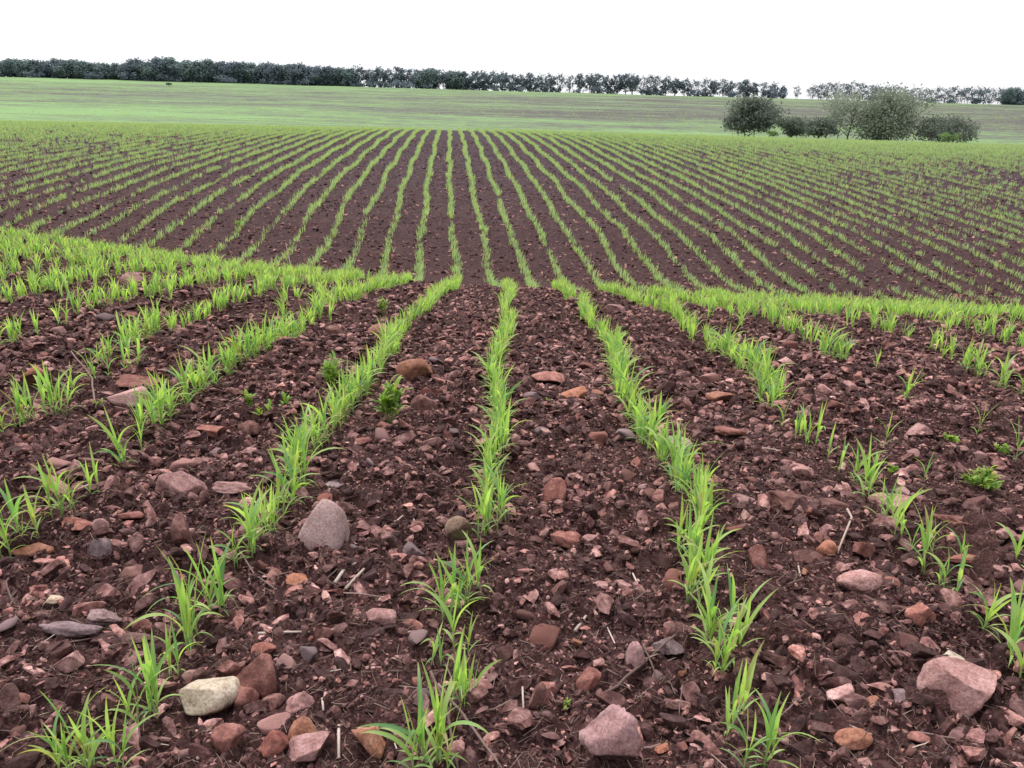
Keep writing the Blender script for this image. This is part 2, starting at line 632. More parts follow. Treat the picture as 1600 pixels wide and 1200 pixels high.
S = [
    # px, py(base), w, h, mat, planes, box, label
    (502, 858, 66, 76, PALE, 5, 1, 'large smooth pale pink stone with a flat face beside the first row left of centre'),
    (318, 1112, 76, 50, CREAM, 7, 0, 'cream coloured smooth stone beside the leftmost bottom tuft of seedlings'),
    (394, 1086, 58, 54, BROWN, 8, 0, 'reddish brown stone touching the right side of the cream stone'),
    (376, 1104, 38, 32, RED, 8, 0, 'small round red stone leaning on the front of the reddish brown stone'),
    (350, 1180, 42, 40, RED, 8, 0, 'upright red stone below the cream stone near the bottom edge'),
    (422, 1196, 42, 44, RED, 7, 0, 'dull red rounded stone at the bottom edge left of the pair of orange stones'),
    (474, 1170, 48, 38, ORANGE, 7, 0, 'orange stone resting behind a pink wedge shaped stone at the bottom edge'),
    (478, 1199, 60, 34, PINK, 7, 1, 'pink wedge shaped stone at the bottom edge in front of the orange one'),
    (572, 1186, 46, 42, ORANGE, 6, 1, 'blocky orange brown stone with a flat face left of the bottom centre tuft'),
    (952, 1204, 80, 84, PINK, 12, 0, 'large rough pink lump of rock at the bottom edge right of centre'),
    (1513, 1128, 90, 66, PINK, 8, 0, 'large angular pink rock with a dark shadowed front in the bottom right corner'),
    (1338, 1172, 50, 26, ORANGE, 3, 0, 'smooth orange oval pebble near the bottom edge on the right'),
    (1435, 1180, 28, 16, RED, 4, 0, 'small smooth red pebble to the right of the orange oval pebble'),
    (1347, 938, 54, 38, PINK, 7, 0, 'pink stone with a pointed top standing clear between the two right hand rows'),
    (1342, 1006, 38, 32, RED, 8, 0, 'red angular stone right of a rounded one midway between the right hand rows'),
    (1246, 1020, 38, 30, RED, 5, 0, 'rounded dull pink stone just right of the first row right of centre'),
    (1440, 1004, 38, 36, RED, 7, 0, 'red stone with a dark hollow side near the right edge above the big angular rock'),
    (1268, 892, 42, 26, BROWN, 7, 0, 'brown stone in front of the forked white root on the right'),
    (1292, 878, 32, 26, ORANGE, 7, 0, 'tan stone leaning beside the forked white root on the right'),
    (1352, 878, 34, 30, RED, 8, 0, 'rough reddish stone right of the forked white root'),
    (714, 852, 38, 42, MOSSY, 5, 0, 'round greenish brown stone touching the centre row of seedlings'),
    (636, 876, 46, 32, GREY, 8, 0, 'purple grey stone left of the round greenish stone'),
    (592, 976, 46, 24, PINK, 7, 1, 'oblong pink stone lying left of the centre row'),
    (920, 1080, 36, 32, RED, 9, 0, 'squarish red stone right of the bottom centre tuft'),
    (838, 1108, 26, 34, BROWN, 8, 0, 'small dark brown pointed stone right of the bottom centre tuft'),
    (884, 858, 46, 28, RED, 6, 1, 'slab like red stone right of the centre row'),
    (922, 858, 28, 20, PINK, 6, 0, 'small pale pink stone at the right end of the slab like red stone'),
    (866, 798, 34, 40, RED, 7, 1, 'tall reddish stone standing by the bent leaves of the centre row'),
    (646, 604, 58, 42, ORANGE, 9, 0, 'orange pink broken rock between the centre row and the row left of it'),
    (660, 650, 40, 34, BROWN, 8, 0, 'dark purple brown stone in front of the orange pink broken rock'),
    (856, 612, 52, 26, RED, 10, 0, 'reddish pile like stone right of the centre row in the middle distance'),
    (897, 630, 40, 26, ORANGE, 7, 0, 'tan pink stone just left of the first row right of centre'),
    (830, 627, 28, 16, GREY, 5, 0, 'small rounded blue grey stone right of the centre row'),
    (590, 530, 38, 28, RED, 6, 0, 'rounded red stone left of the first row left of centre near the crest'),
    (521, 530, 30, 22, BROWN, 7, 0, 'dark red stone near the second row left of centre close to the crest'),
    (203, 452, 32, 24, PINK, 7, 0, 'pink stone sitting among seedlings near the crest on the left'),
    (200, 606, 78, 26, RED, 7, 0, 'long flat reddish stone on the left between two rows'),
    (192, 642, 50, 32, PINK, 7, 1, 'pink block of stone below the long flat reddish stone'),
    (46, 602, 32, 30, ORANGE, 7, 0, 'orange upright stone near the left edge behind a tuft'),
    (272, 576, 30, 18, BROWN, 8, 0, 'dull brown stone right of and above the long flat reddish stone'),
    (328, 690, 46, 24, RED, 7, 1, 'red oblong stone below the second row left of centre'),
    (384, 682, 32, 24, BROWN, 6, 0, 'rounded brown stone right of the red oblong stone on the left'),
    (278, 776, 62, 42, PINK, 13, 0, 'rough crumbling pink rock on the left below the second row'),
    (362, 770, 52, 24, PINK, 8, 0, 'flattened pink stone right of the rough crumbling pink rock'),
    (76, 778, 36, 30, PINK, 7, 0, 'pale pink pointed stone beside seedlings near the left edge'),
    (197, 818, 36, 18, RED, 5, 0, 'smooth red pebble shaped stone on the left above the upright brown stone'),
    (155, 846, 24, 26, PINK, 5, 0, 'small pale rounded stone standing on end on the left'),
    (156, 878, 30, 30, GREY, 7, 0, 'purple grey stone below the small pale rounded stone on the left'),
    (283, 862, 32, 56, BROWN, 7, 0, 'upright brown stone behind the long leafed seedling of the left row'),
    (46, 868, 58, 24, ORANGE, 5, 0, 'tan flat stone at the left edge under drooping leaves'),
    (118, 836, 56, 22, RED, 9, 0, 'low crusted red stone to the left of the small pale rounded stone'),
    (154, 984, 48, 28, GREY, 8, 0, 'grey purple rough stone on the left in bare soil'),
    (104, 1006, 76, 24, GREY, 7, 0, 'long low grey pink stone near the left edge'),
    (101, 1050, 34, 24, PINK, 7, 1, 'small pale square stone below the long low grey pink stone'),
    (80, 958, 12, 10, CREAM, 5, 0, 'tiny cream stone near the left edge'),
    (81, 960, 26, 16, CREAM, 6, 0, 'small pale tan stone above the long low grey pink stone'),
    (208, 912, 44, 30, BROWN, 8, 0, 'brown block shaped stone on the left below the upright brown stone'),
    (18, 1114, 36, 22, RED, 6, 0, 'smooth red stone cut by the left edge near the bottom'),
    (218, 984, 26, 22, RED, 8, 0, 'reddish pyramid shaped stone left of the leftmost seedling row'),
    (408, 1032, 34, 22, RED, 8, 0, 'reddish pebble above the reddish brown stone'),
    (465, 926, 38, 26, ORANGE, 9, 0, 'tan crumbling stone below the large smooth pale pink stone'),
    (504, 1010, 30, 28, BROWN, 7, 0, 'dark angular stone between the left row and centre row'),
    (466, 1122, 36, 34, PINK, 10, 0, 'rough pinkish stone above the pair of orange stones at the bottom'),
    (424, 1106, 30, 24, BROWN, 6, 0, 'dark brown stone right of the reddish brown stone'),
    (1134, 640, 52, 24, ORANGE, 6, 0, 'tan tilted stone left of the second row right of centre'),
    (1056, 698, 54, 26, CREAM, 5, 0, 'pale tan flat stone right of the first row right of centre'),
    (1198, 574, 38, 22, RED, 7, 0, 'red stone beside a pale flat one right of the second right hand row'),
    (1232, 580, 32, 16, PINK, 7, 0, 'pale pink flat stone right of a red one in the middle distance'),
    (1292, 630, 26, 20, PINK, 7, 0, 'small pink square stone in the gap right of the second right hand row'),
    (1242, 806, 70, 34, BROWN, 10, 0, 'large brown crusted rock between the two right hand rows'),
    (1302, 806, 56, 18, BROWN, 8, 0, 'flat brown slab touching the right of the large crusted rock'),
    (1158, 784, 42, 16, PINK, 7, 0, 'thin flat pink stone lying tilted between the two right hand rows'),
    (1398, 806, 54, 28, PINK, 5, 0, 'pale rounded stone behind the leaves of the second right hand row'),
    (1442, 690, 34, 22, PINK, 7, 0, 'pale pink stone near a dark hole on the right'),
    (1256, 752, 30, 20, PINK, 7, 0, 'pale tan wedge stone left of the second right hand row'),
    (1140, 690, 46, 24, RED, 9, 0, 'crumbling red stone in the middle of the right hand soil strip'),
    (1520, 846, 76, 24, RED, 10, 0, 'long crusted red stone near the right edge'),
    (1572, 862, 34, 22, PINK, 7, 0, 'pink stone at the right end of the long crusted red stone'),
    (1520, 886, 84, 14, RED, 7, 1, 'thin red slab near the right edge below the long crusted stone'),
    (992, 1062, 28, 44, PINK, 6, 0, 'pale pink upright stone left of the fallen grey branch'),
    (1046, 1042, 44, 34, GREY, 8, 0, 'purple stone behind the fallen grey branch'),
    (1058, 1068, 26, 20, ORANGE, 7, 0, 'small tan stone below the fallen grey branch'),
    (1314, 1114, 34, 32, PINK, 7, 1, 'small squarish pink stone left of the big angular rock'),
    (1370, 1120, 26, 20, ORANGE, 7, 0, 'small orange diamond shaped stone left of the big angular rock'),
    (1410, 1112, 32, 18, GREY, 7, 0, 'grey pink stone close to the left side of the big angular rock'),
    (1338, 1088, 34, 18, PINK, 7, 0, 'low pink wedge stone above the small squarish pink stone'),
    (1298, 1080, 24, 20, GREY, 7, 0, 'small purple grey stone above the low pink wedge stone'),
    (1496, 1062, 36, 26, CREAM, 7, 0, 'pale tan stone resting above the big angular rock'),
    (1186, 896, 26, 34, RED, 7, 0, 'upright red stone right of the first row right of centre'),
    (1238, 1168, 30, 18, PINK, 7, 0, 'small pink stone beside the bottom right hand tuft'),
    (1060, 800, 30, 20, BROWN, 8, 0, 'dark stone left of the first row right of centre in mid field'),
    (938, 930, 26, 18, PINK, 8, 0, 'pale pink crumbly stone in the middle of the centre right soil strip'),
    (960, 856, 20, 22, BROWN, 8, 0, 'small dark stone left of the pair of red slabs'),
    (936, 690, 30, 22, RED, 7, 0, 'red stone left of the first row right of centre in the middle distance'),
    (1010, 770, 24, 16, PINK, 8, 0, 'small pink stone near the stems of the first row right of centre'),
    (520, 766, 30, 18, GREY, 8, 0, 'greyish stone behind the large smooth pale pink stone'),
    (566, 700, 26, 16, RED, 8, 0, 'small red stone near the leafy weed left of centre'),
    (700, 715, 28, 20, PINK, 7, 0, 'pale pink angular stone left of the centre row in the middle distance'),
    (724, 575, 24, 14, RED, 7, 0, 'small red stone just left of the centre row in the distance'),
    (958, 494, 36, 20, PINK, 8, 0, 'pink stone right of the first row right of centre near the crest'),
    (1035, 1180, 20, 14, ORANGE, 7, 0, 'small tan stone between the rough pink lump and the right row'),
]
_done = set()
for i, (px, py, w, h, mt, pl, bx, lab) in enumerate(S):
    if lab.startswith('tiny cream'):
        continue
    rough = {PALE: .02, PINK: .045, RED: .055, ORANGE: .045, CREAM: .03, GREY: .08, BROWN: .055, MOSSY: .03}[mt]
    if 'rough' in lab or 'crumbl' in lab or 'crust' in lab:
        rough *= 2.2
    if 'smooth' in lab:
        rough *= .6
    stone_obj('stone', px, py, w, h, mt, lab, 100 + i, pl, bx, rough, depth=.85, tilt=-34 if i == 0 else (12 if 'shadowed front' in lab else -12))
n_hand = len(STONES)

# scattered stones, each a thing of its own (the largest of the rest)
proto = []
for k in range(14):
    V, F, t = rock(400 + k, 3, 7 + k % 5, .035, k % 3 == 0)
    proto.append((V, F, t))
proto_me = {}
MATS = [RED, BROWN, PINK, RED, GREY, BROWN, ORANGE]
MNAME = {RED.name: 'red', BROWN.name: 'brown', PINK.name: 'pink', GREY.name: 'grey', ORANGE.name: 'tan orange'}
ROWX = {k: k * ROW for k in range(-8, 9)}


def strip_name(X, Y):
    k = math.floor((X - float(row_c(Y))) / ROW)
    names = {-1: 'just left of the centre row', 0: 'just right of the centre row',
             -2: 'between first and second left rows', 1: 'between first and second right rows',
             -3: 'between second and third left rows', 2: 'between second and third right rows'}
    if k in names:
        return names[k]
    return 'beyond the third left row' if k < 0 else 'beyond the third right row'


def zone(Y):
    return 'in the foreground' if Y < 2.6 else ('in the midground' if Y < 4.6 else 'nearer the crest')


made = 0
tries = 0
rs = random.Random(5)
while made < 190 and tries < 9000:
    tries += 1
    Y = 1.35 + 5.6 * rs.random() ** 1.25
    X = (rs.random() * 2 - 1) * .72 * (Y + .55)
    rad = (.014 + .026 * rs.random() ** 2.2) * (1 + .12 * Y)
    if any((X - a) ** 2 + (Y - b) ** 2 < (c + rad * 1.1) ** 2 for a, b, c in STONES):
        continue
    kk = (X - float(row_c(Y))) / ROW
    if abs(kk - round(kk)) < .09:
        continue
    mt = rs.choice(MATS)
    pi = rs.randrange(len(proto))
    key = (pi, mt.name)
    if key not in proto_me:
        proto_me[key] = mesh_np('stone', proto[pi][0], proto[pi][1], mt, True, proto[pi][2])
    fl = rs.uniform(.5, .9)
    o = link('stone', proto_me[key], None, (X, Y, gz(X, Y) + .014 + rad * fl * .45), (rs.uniform(-.3, .3), rs.uniform(-.3, .3), rs.uniform(0, 6.28)),
             (rad * 1.15, rad * rs.uniform(.7, 1), rad * fl))
    STONES.append((X, Y, rad))
    mn = MNAME[mt.name]
    tag(o, 'small %s stone %s, %s' % (mn, strip_name(X, Y), zone(Y)), 'stone',
        'small %s stones %s, %s' % (mn, strip_name(X, Y), zone(Y)))
    made += 1

# rubble nobody could count: pebbles, clods and gravel as one mesh
tm3 = [rock(600 + k, 2, 10, .06, k % 3 == 0, .28, .72) for k in range(14)]
tm1 = [rock(700 + k, 1, 9, 0, k % 2 == 0, .3, .7) for k in range(14)]


def scatter(n, y0, y1, lo, hi, pw, tms, seed, width=.74, ypow=1.0, patchy=0, tinted=None):
    rng = np.random.default_rng(seed)
    # density uniform over the wedge area
    t = rng.random(n) ** ypow
    Y = np.sqrt(y0 ** 2 + (y1 ** 2 - y0 ** 2) * t)
    X = (rng.random(n) * 2 - 1) * width * (Y + .6)
    if patchy:
        p = fbm(X * 1.6, Y * 1.6, 3, 77) + rng.random(n) * .35
        keep = p > patchy
        X, Y = X[keep], Y[keep]
        n = len(X)
    if y0 < 6:
        free = np.ones(n, bool)
        for a, b, c in STONES:
            free &= (X - a) ** 2 + (Y - b) ** 2 > (c * .95 + .006) ** 2
        X, Y = X[free], Y[free]
        n = len(X)
    r = lo + (hi - lo) * rng.random(n) ** pw
    Mx = randrot(n, rng) * 1.0
    sc = np.stack([r * rng.uniform(.9, 1.6, n), r * rng.uniform(.55, 1, n), r * rng.uniform(.35, .85, n)], 1)
    Mx = Mx * sc[:, None, :]
    Mx[:, 2, :] *= .75
    Z = ground(X, Y) + r * .12
    return rng.integers(0, len(tms), n), Mx, np.stack([X, Y, Z], 1), rng.random(n)


parts = []
off = 0
for args in (dict(n=24000, y0=1.2, y1=7, lo=.009, hi=.036, pw=2.4, tms=tm3, seed=1, patchy=.50),
             dict(n=4200, y0=1.2, y1=6.5, lo=.016, hi=.046, pw=1.8, tms=tm3, seed=11, patchy=.55),
             dict(n=60000, y0=1.2, y1=5, lo=.004, hi=.012, pw=1.6, tms=tm1, seed=2),
             dict(n=60000, y0=4.5, y1=15, lo=.012, hi=.045, pw=2.3, tms=tm1, seed=3, ypow=1.25),
             dict(n=16000, y0=4.0, y1=9, lo=.007, hi=.014, pw=1.3, tms=tm1, seed=6),
             dict(n=60000, y0=19, y1=55, lo=.014, hi=.070, pw=3.2, tms=tm1, seed=4, ypow=1.3)):
    idx, M, T, tr = scatter(**args)
    V, F, t = merge(args['tms'], idx, M, T, tr)
    parts.append((V, F + off, t))
    off += len(V)
o = link('rubble', mesh_np('rubble', np.concatenate([p[0] for p in parts]), np.concatenate([p[1] for p in parts]), RUB, False,
                           np.concatenate([p[2] for p in parts])))
tag(o, 'reddish gravel, pebbles and clods strewn all over the dark soil', 'gravel', kind='stuff')


# ------------------------------------------------------------------ crop plants
def leaf_geo(L, Wd, th0, th1, az, base, seg=8, wide=3, curl=0.0, rnd=0.0, twist=0.0):
    """arched blade; returns V,F,tint"""
    V, T_ = [], []
    p = np.array(base, float)
    out = np.array([math.cos(az), math.sin(az), 0])
    side = np.array([-math.sin(az), math.cos(az), 0])
    ds = L / seg
    for i in range(seg + 1):
        t = i / seg
        th = th0 + (th1 - th0) * t ** 1.4
        d = out * math.sin(th) + np.array([0, 0, 1]) * math.cos(th) + side * curl * t
        w = Wd * min(1, .35 + 2.4 * t) * max(0.02, (1 - t ** 2.1)) ** .8 * .5
        up = -out * math.cos(th) + np.array([0, 0, 1]) * math.sin(th)
        ct, st = math.cos(twist * t), math.sin(twist * t)
        sd = side * ct + up * st
        if wide == 3:
            V += [p - sd * w + up * w * .28, p, p + sd * w + up * w * .28]
            T_ += [(rnd, t, 1), (rnd, t, 0), (rnd, t, 1)]
        else:
            V += [p - sd * w, p + sd * w]
            T_ += [(rnd, t, .6), (rnd, t, .6)]
        p = p + d / np.linalg.norm(d) * ds
    F = []
    for i in range(seg):
        for j in range(wide - 1):
            a = i * wide + j
            F.append((a, a + 1, a + 1 + wide, a + wide))
    return np.array(V), np.array(F), np.array(T_)


def tube(pts, rad, sides=5, cap=True):
    pts = [np.array(p, float) for p in pts]
    V, F = [], []
    for i, p in enumerate(pts):
        d = (pts[min(i + 1, len(pts) - 1)] - pts[max(i - 1, 0)])
        d /= max(1e-9, np.linalg.norm(d))
        a = np.cross(d, [0, 0, 1.0])
        if np.linalg.norm(a) < .1:
            a = np.cross(d, [1.0, 0, 0])
        a /= np.linalg.norm(a)
        b = np.cross(d, a)
        r = rad[i] if hasattr(rad, '__len__') else rad
        for k in range(sides):
            an = 2 * math.pi * k / sides
            V.append(p + a * math.cos(an) * r + b * math.sin(an) * r)
    for i in range(len(pts) - 1):
        for k in range(sides):
            a0, a1 = i * sides + k, i * sides + (k + 1) % sides
            F.append((a0, a1, a1 + sides, a0 + sides))
    if cap:
        n = len(V)
        V += [pts[0], pts[-1]]
        for k in range(sides):
            F.append((n, (k + 1) % sides, k, n))
            e = (len(pts) - 1) * sides
            F.append((n + 1, e + k, e + (k + 1) % sides, n + 1))
        F = [f if len(set(f)) == 4 else f for f in F]
    return V, F


def py_mesh(name, V, F, mat, smooth=True, tint=None):
    me = bpy.data.meshes.new(name)
    F = [tuple(dict.fromkeys(f)) for f in F]
    me.from_pydata([tuple(v) for v in V], [], F)
    if smooth:
        me.polygons.foreach_set('use_smooth', [True] * len(F))
    if tint is not None:
        a = me.color_attributes.new('tint', 'FLOAT_COLOR', 'POINT')
        c = np.ones((len(V), 4), np.float32)
        c[:, :3] = tint
        a.data.foreach_set('color', c.ravel())
    me.materials.append(mat)
    return me


def joinVF(lst):
    V, F, T_, off = [], [], [], 0
    for v, f, t in lst:
        V.append(v)
        F.append(f + off)
        T_.append(t)
        off += len(v)
    return np.concatenate(V), np.concatenate(F), np.concatenate(T_)


def shoot_spec(rng, size=1.0, lean=None):
    """one sorghum-like shoot: stem points and leaves"""
    H = rng.uniform(.06, .10) * size
    az0 = rng.uniform(0, 6.28)
    lx, ly = rng.uniform(-.12, .12), rng.uniform(-.12, .12)
    if lean:
        lx, ly = lean
    stem = [(0, 0, -.03), (lx * H * .3, ly * H * .3, H * .35), (lx * H, ly * H, H)]
    n = rng.choice([4, 5, 5, 6])
    leaves = []
    for i in range(n):
        f = i / (n - 1)
        hb = H * (.30 + .72 * f)
        az = az0 + math.pi * (i % 2) + rng.uniform(-.5, .5)
        base = (lx * hb, ly * hb, hb)
        if i == n - 1:                                  # youngest, upright
            leaves.append(dict(L=size * rng.uniform(.12, .18), Wd=size * rng.uniform(.009, .014), th0=R(rng.uniform(0, 9)),
                               th1=R(rng.uniform(5, 30)), az=az, base=base, curl=rng.uniform(-.1, .1), twist=rng.uniform(-1.2, 1.2)))
        elif i >= n - 3:                                # long, erect with a nodding tip
            leaves.append(dict(L=size * rng.uniform(.14, .21), Wd=size * rng.uniform(.012, .020), th0=R(rng.uniform(3, 18)),
                               th1=R(rng.uniform(25, 125)), az=az, base=base, curl=rng.uniform(-.25, .25), twist=rng.uniform(-1.0, 1.0)))
        else:                                           # old lower leaves, drooping
            leaves.append(dict(L=size * rng.uniform(.06, .11), Wd=size * rng.uniform(.006, .010), th0=R(rng.uniform(25, 50)),
                               th1=R(rng.uniform(95, 165)), az=az, base=base, curl=rng.uniform(-.3, .3), twist=rng.uniform(-.6, .6)))
    return stem, leaves


prng = random.Random(21)
SHOOTS = []       # (stem mesh, [leaf meshes], foliage mesh)
for k in range(16):
    st, lv = shoot_spec(prng)
    v, f = tube(st, [.0032, .0028, .0016], 6)
    sm = py_mesh('stem', v, f, STEM, True, np.full((len(v), 3), .3))
    geos = [leaf_geo(seg=10, rnd=prng.random(), **q) for q in lv]
    lms = [mesh_np('leaf', a, b, LEAF, True, c) for a, b, c in geos]
    a, b, c = joinVF(geos)
    SHOOTS.append((sm, lms, mesh_np('foliage', a, b, LEAF, True, c)))

# low detail shoots for the uncountable far rows
FAR1, FAR2 = [], []
for k in range(14):
    geos = []
    for j in range(prng.choice([2, 3])):
        st, lv = shoot_spec(prng, 1.0)
        ox, oy = prng.uniform(-.03, .03), prng.uniform(-.03, .03)
        for q in lv[-4:]:
            q = dict(q)
            q['base'] = (q['base'][0] + ox, q['base'][1] + oy, q['base'][2])
            geos.append(leaf_geo(seg=4, wide=2, rnd=prng.random(), **q))
        sv, sf, stn = leaf_geo(.10, .006, 0, .05, prng.uniform(0, 6), (ox, oy, -.02), seg=1, wide=2, rnd=.3)
        geos.append((sv, sf, stn * [1, 0, 1] + [0, .1, 0]))
    FAR1.append(joinVF(geos))
for k in range(12):
    geos = []
    for j in range(7):
        geos.append(leaf_geo(prng.uniform(.13, .24), prng.uniform(.016, .026), R(prng.uniform(0, 25)), R(prng.uniform(20, 110)),
                             prng.uniform(0, 6.28), (prng.uniform(-.07, .07), prng.uniform(-.07, .07), 0), seg=2, wide=2, rnd=prng.random()))
    FAR2.append(joinVF(geos))

NEAR_TREE = []
row_names = {0: 'centre row', -1: 'first row left of centre', 1: 'first row right of centre', -2: 'second row left of centre',
             2: 'second row right of centre', -3: 'third row left of centre', 3: 'third row right of centre',
             -4: 'fourth row left of centre', 4: 'fourth row right of centre'}
ORD = ['nearest'] + [q + ' nearest' for q in ('second', 'third', 'fourth', 'fifth', 'sixth', 'seventh', 'eighth', 'ninth', 'tenth', 'eleventh', 'twelfth')]

# plant spots seen in the photo near the camera: (px, py of the base, shoots, size)
SPOTS = {
    -1: [(104, 1212, 3, .82), (142, 1214, 3, .88), (184, 1206, 2, .80), (212, 1124, 2, .85), (240, 1104, 3, .95), (262, 1060, 2, 1.0),
         (296, 1012, 3, 1.15), (312, 985, 2, 1.1), (338, 962, 3, 1.2), (372, 884, 2, .8), (392, 872, 3, 1.0), (404, 850, 3, 1.05),
         (420, 828, 3, 1.0), (436, 812, 3, 1.05), (452, 790, 3, 1.0), (466, 770, 3, 1.1)],
    0: [(655, 1206, 3, 1.0), (690, 1204, 3, 1.1), (712, 1110, 3, .95), (738, 1096, 2, .8), (681, 1040, 2, .75), (722, 1018, 2, .9),
        (700, 966, 3, 1.0), (722, 956, 3, 1.15), (742, 946, 2, .95), (748, 846, 3, 1.0), (768, 838, 3, 1.1), (782, 822, 3, 1.0),
        (755, 800, 2, .9), (772, 780, 3, .95)],
    1: [(1172, 1206, 2, .95), (1208, 1208, 2, .95), (1140, 1148, 2, .8), (1152, 1120, 2, .9), (1122, 1060, 3, .95), (1136, 1040, 2, .9),
        (1110, 1022, 3, 1.05), (1150, 1010, 2, .9), (1080, 950, 3, 1.0), (1100, 930, 3, 1.05), (1072, 910, 3, 1.0), (1085, 885, 3, 1.0),
        (1060, 868, 3, 1.0)],
    2: [(1470, 925, 2, .8), (1404, 856, 2, .9), (1376, 815, 2, .9), (1335, 765, 2, .9), (1258, 700, 2, .9), (1592, 1068, 2, 1.0), (1560, 1040, 2, .95), (1540, 1000, 2, .9), (1488, 946, 1, .95), (1436, 896, 2, 1.05), (1418, 880, 1, 1.0),
        (1446, 872, 2, .8), (1390, 838, 1, .95), (1352, 792, 2, 1.0), (1362, 778, 2, .9), (1310, 742, 1, .95), (1290, 728, 1, .8),
        (1272, 704, 1, .85), (1244, 690, 2, .8), (1222, 672, 1, .9), (1200, 650, 3, .9), (1186, 636, 3, 1.0)],
    3: [(1500, 882, 1, .6), (1440, 764, 1, .75), (1378, 712, 1, .75), (1586, 728, 1, 1.0), (1522, 690, 1, .75), (1412, 632, 3, .9),
        (1366, 588, 1, .7), (1582, 900, 1, .9)],
    -2: [(6, 868, 3, 1.0), (30, 850, 2, .9), (52, 838, 2, .9), (92, 808, 3, .95), (112, 800, 2, .85), (148, 778, 2, .95), (196, 732, 3, 1.1),
         (222, 714, 1, .8)],
    -3: [(12, 680, 2, 1.0), (34, 668, 3, 1.0), (54, 664, 3, 1.0), (82, 654, 3, 1.1), (100, 648, 3, 1.1), (118, 620, 2, .8), (146, 600, 2, .9),
         (170, 590, 1, .8), (200, 582, 2, .9), (220, 580, 2, .9)],
}
plants = []       # (row, X, Y, shoots, size)
rowstart = {}
for k, lst in SPOTS.items():
    mx = 0
    for px, py, ns, sz in lst:
        X, Y, D = at(px, py)
        plants.append((k, X, Y, ns, sz))
        mx = max(mx, Y)
    rowstart[k] = mx + .05
rr = random.Random(3)


def gapmask(X, Y):
    """0..1 chance that a stretch of row is sown and came up"""
    g = vnoise(np.asarray(X) * 1.3 + 5, np.asarray(Y) * .8, 123)
    return g


for k in range(-8, 9):
    Y = rowstart.get(k, 2.2 + .9 * max(0, abs(k) - 2))
    while Y < 13.2:
        X = k * ROW + float(row_c(Y)) + rr.gauss(0, .022) + (.04 * math.sin(Y * 1.9 + k * 2))
        if abs(X) < .74 * (Y + .9):
            thin = 0.12
            if k in (3, 4) and Y < 7:
                thin = .38
            if k in (-4, -5) and Y < 6.5:
                thin = .35
            if k == -2 and 3.3 < Y < 3.6:
                thin = .8
            if float(gapmask(X, Y)) < .22 and not (abs(k) <= 2 and Y < 9):
                thin = max(thin, .55)
            if rr.random() > thin:
                ns = rr.choice([3, 3, 4, 4]) if thin < .5 else rr.choice([1, 2])
                plants.append((k, X, Y, ns, rr.uniform(.8, 1.12)))
        Y += rr.uniform(.052, .108)
plants.sort(key=lambda p: math.hypot(p[1], p[2]))
near, rest = plants[:300], plants[300:]
cnt = {}
for i, (k, X, Y, ns, sz) in enumerate(near):
    root = link('crop_plant', None, None, (X, Y, gz(X, Y) + .008), (0, 0, 0))
    root.empty_display_size = .05
    j = cnt.get(k, 0)
    cnt[k] = j + 1
    rn = row_names.get(k, 'outer rows')
    look = {1: 'single stemmed', 2: 'slim tufted', 3: 'leafy tufted', 4: 'bushy many stemmed'}[ns]
    tall = 'tall' if sz > 1.03 else ('short' if sz < .85 else 'bright green')
    if j < 12:
        tag(root, '%s crop seedling, %s to the camera in the %s' % (tall, ORD[j], rn), 'crop plant', 'crop seedlings in the %s' % rn)
    else:
        zz = 'nearby' if Y < 4 else 'toward the crest'
        tag(root, '%s %s seedling in the %s %s' % (tall, look, rn, zz), 'crop plant',
            '%s %s seedlings in the %s %s' % (tall, look, rn, zz))
    for s in range(ns + (1 if ns > 2 and Y < 2.8 else 0)):
        sm, lms, fm = SHOOTS[rr.randrange(len(SHOOTS))]
        r_ = .010 + .018 * rr.random()
        a = rr.uniform(0, 6.28)
        sc = sz * rr.uniform(.75, 1.2) * (1.0 + .10 * min(1, max(0, (Y - 1.8) / 2)))
        tl = .07 if ns > 1 else .05
        st = link('stem', sm, root, (r_ * math.cos(a) * (ns > 1), r_ * math.sin(a) * (ns > 1), 0),
                  (rr.gauss(0, tl), rr.gauss(0, tl), rr.uniform(0, 6.28)), (sc, sc, sc * rr.uniform(.95, 1.15)))
        if i < 56:
            for lm in lms:
                link('leaf', lm, st)
        else:
            link('foliage', fm, st)

# the rest of the near rows, out to the crest, and the rows of the far slope: one uncountable crop
rng = np.random.default_rng(8)
PX = np.array([p[1] for p in rest])
PYs = np.array([p[2] for p in rest])
ex, ey = [], []
for k in list(range(-22, -8)) + list(range(9, 22)):
    y = abs(k) * ROW / .74 - 1.5
    y = max(y, 4.5)
    while y < 14.6:
        if rr.random() > .45:
            ex.append(k * ROW + float(row_c(y)) + rr.gauss(0, .03))
            ey.append(y)
        y += rr.uniform(.05, .10)
for k in range(-8, 9):
    y = 13.2
    while y < 14.3:
        ex.append(k * ROW + float(row_c(y)) + rr.gauss(0, .03))
        ey.append(y)
        y += rr.uniform(.05, .09)
# small stray seedlings between the rows near the crest
for q in range(260):
    y = rr.uniform(7, 13.5)
    ex.append(rr.uniform(-.72, -.2) * y if rr.random() < .75 else rr.uniform(.2, .7) * y)
    ey.append(y)
PX = np.concatenate([PX, ex])
PYs = np.concatenate([PYs, ey])
n = len(PX)
sc = rng.uniform(.85, 1.25, n)
M = rotz(rng.uniform(0, 6.28, n)) * sc[:, None, None]
M[:, 0, 2] += rng.normal(0, .1, n)
M[:, 1, 2] += rng.normal(0, .1, n)
V, F, t = merge(FAR1, rng.integers(0, len(FAR1), n), M, np.stack([PX, PYs, ground(PX, PYs, False)], 1))
o = link('crop_seedlings', mesh_np('crop_seedlings', V, F, LEAF, True, t))
tag(o, 'dense rows of bright green crop seedlings running up to the crest of the near slope', 'crop seedlings', kind='stuff')

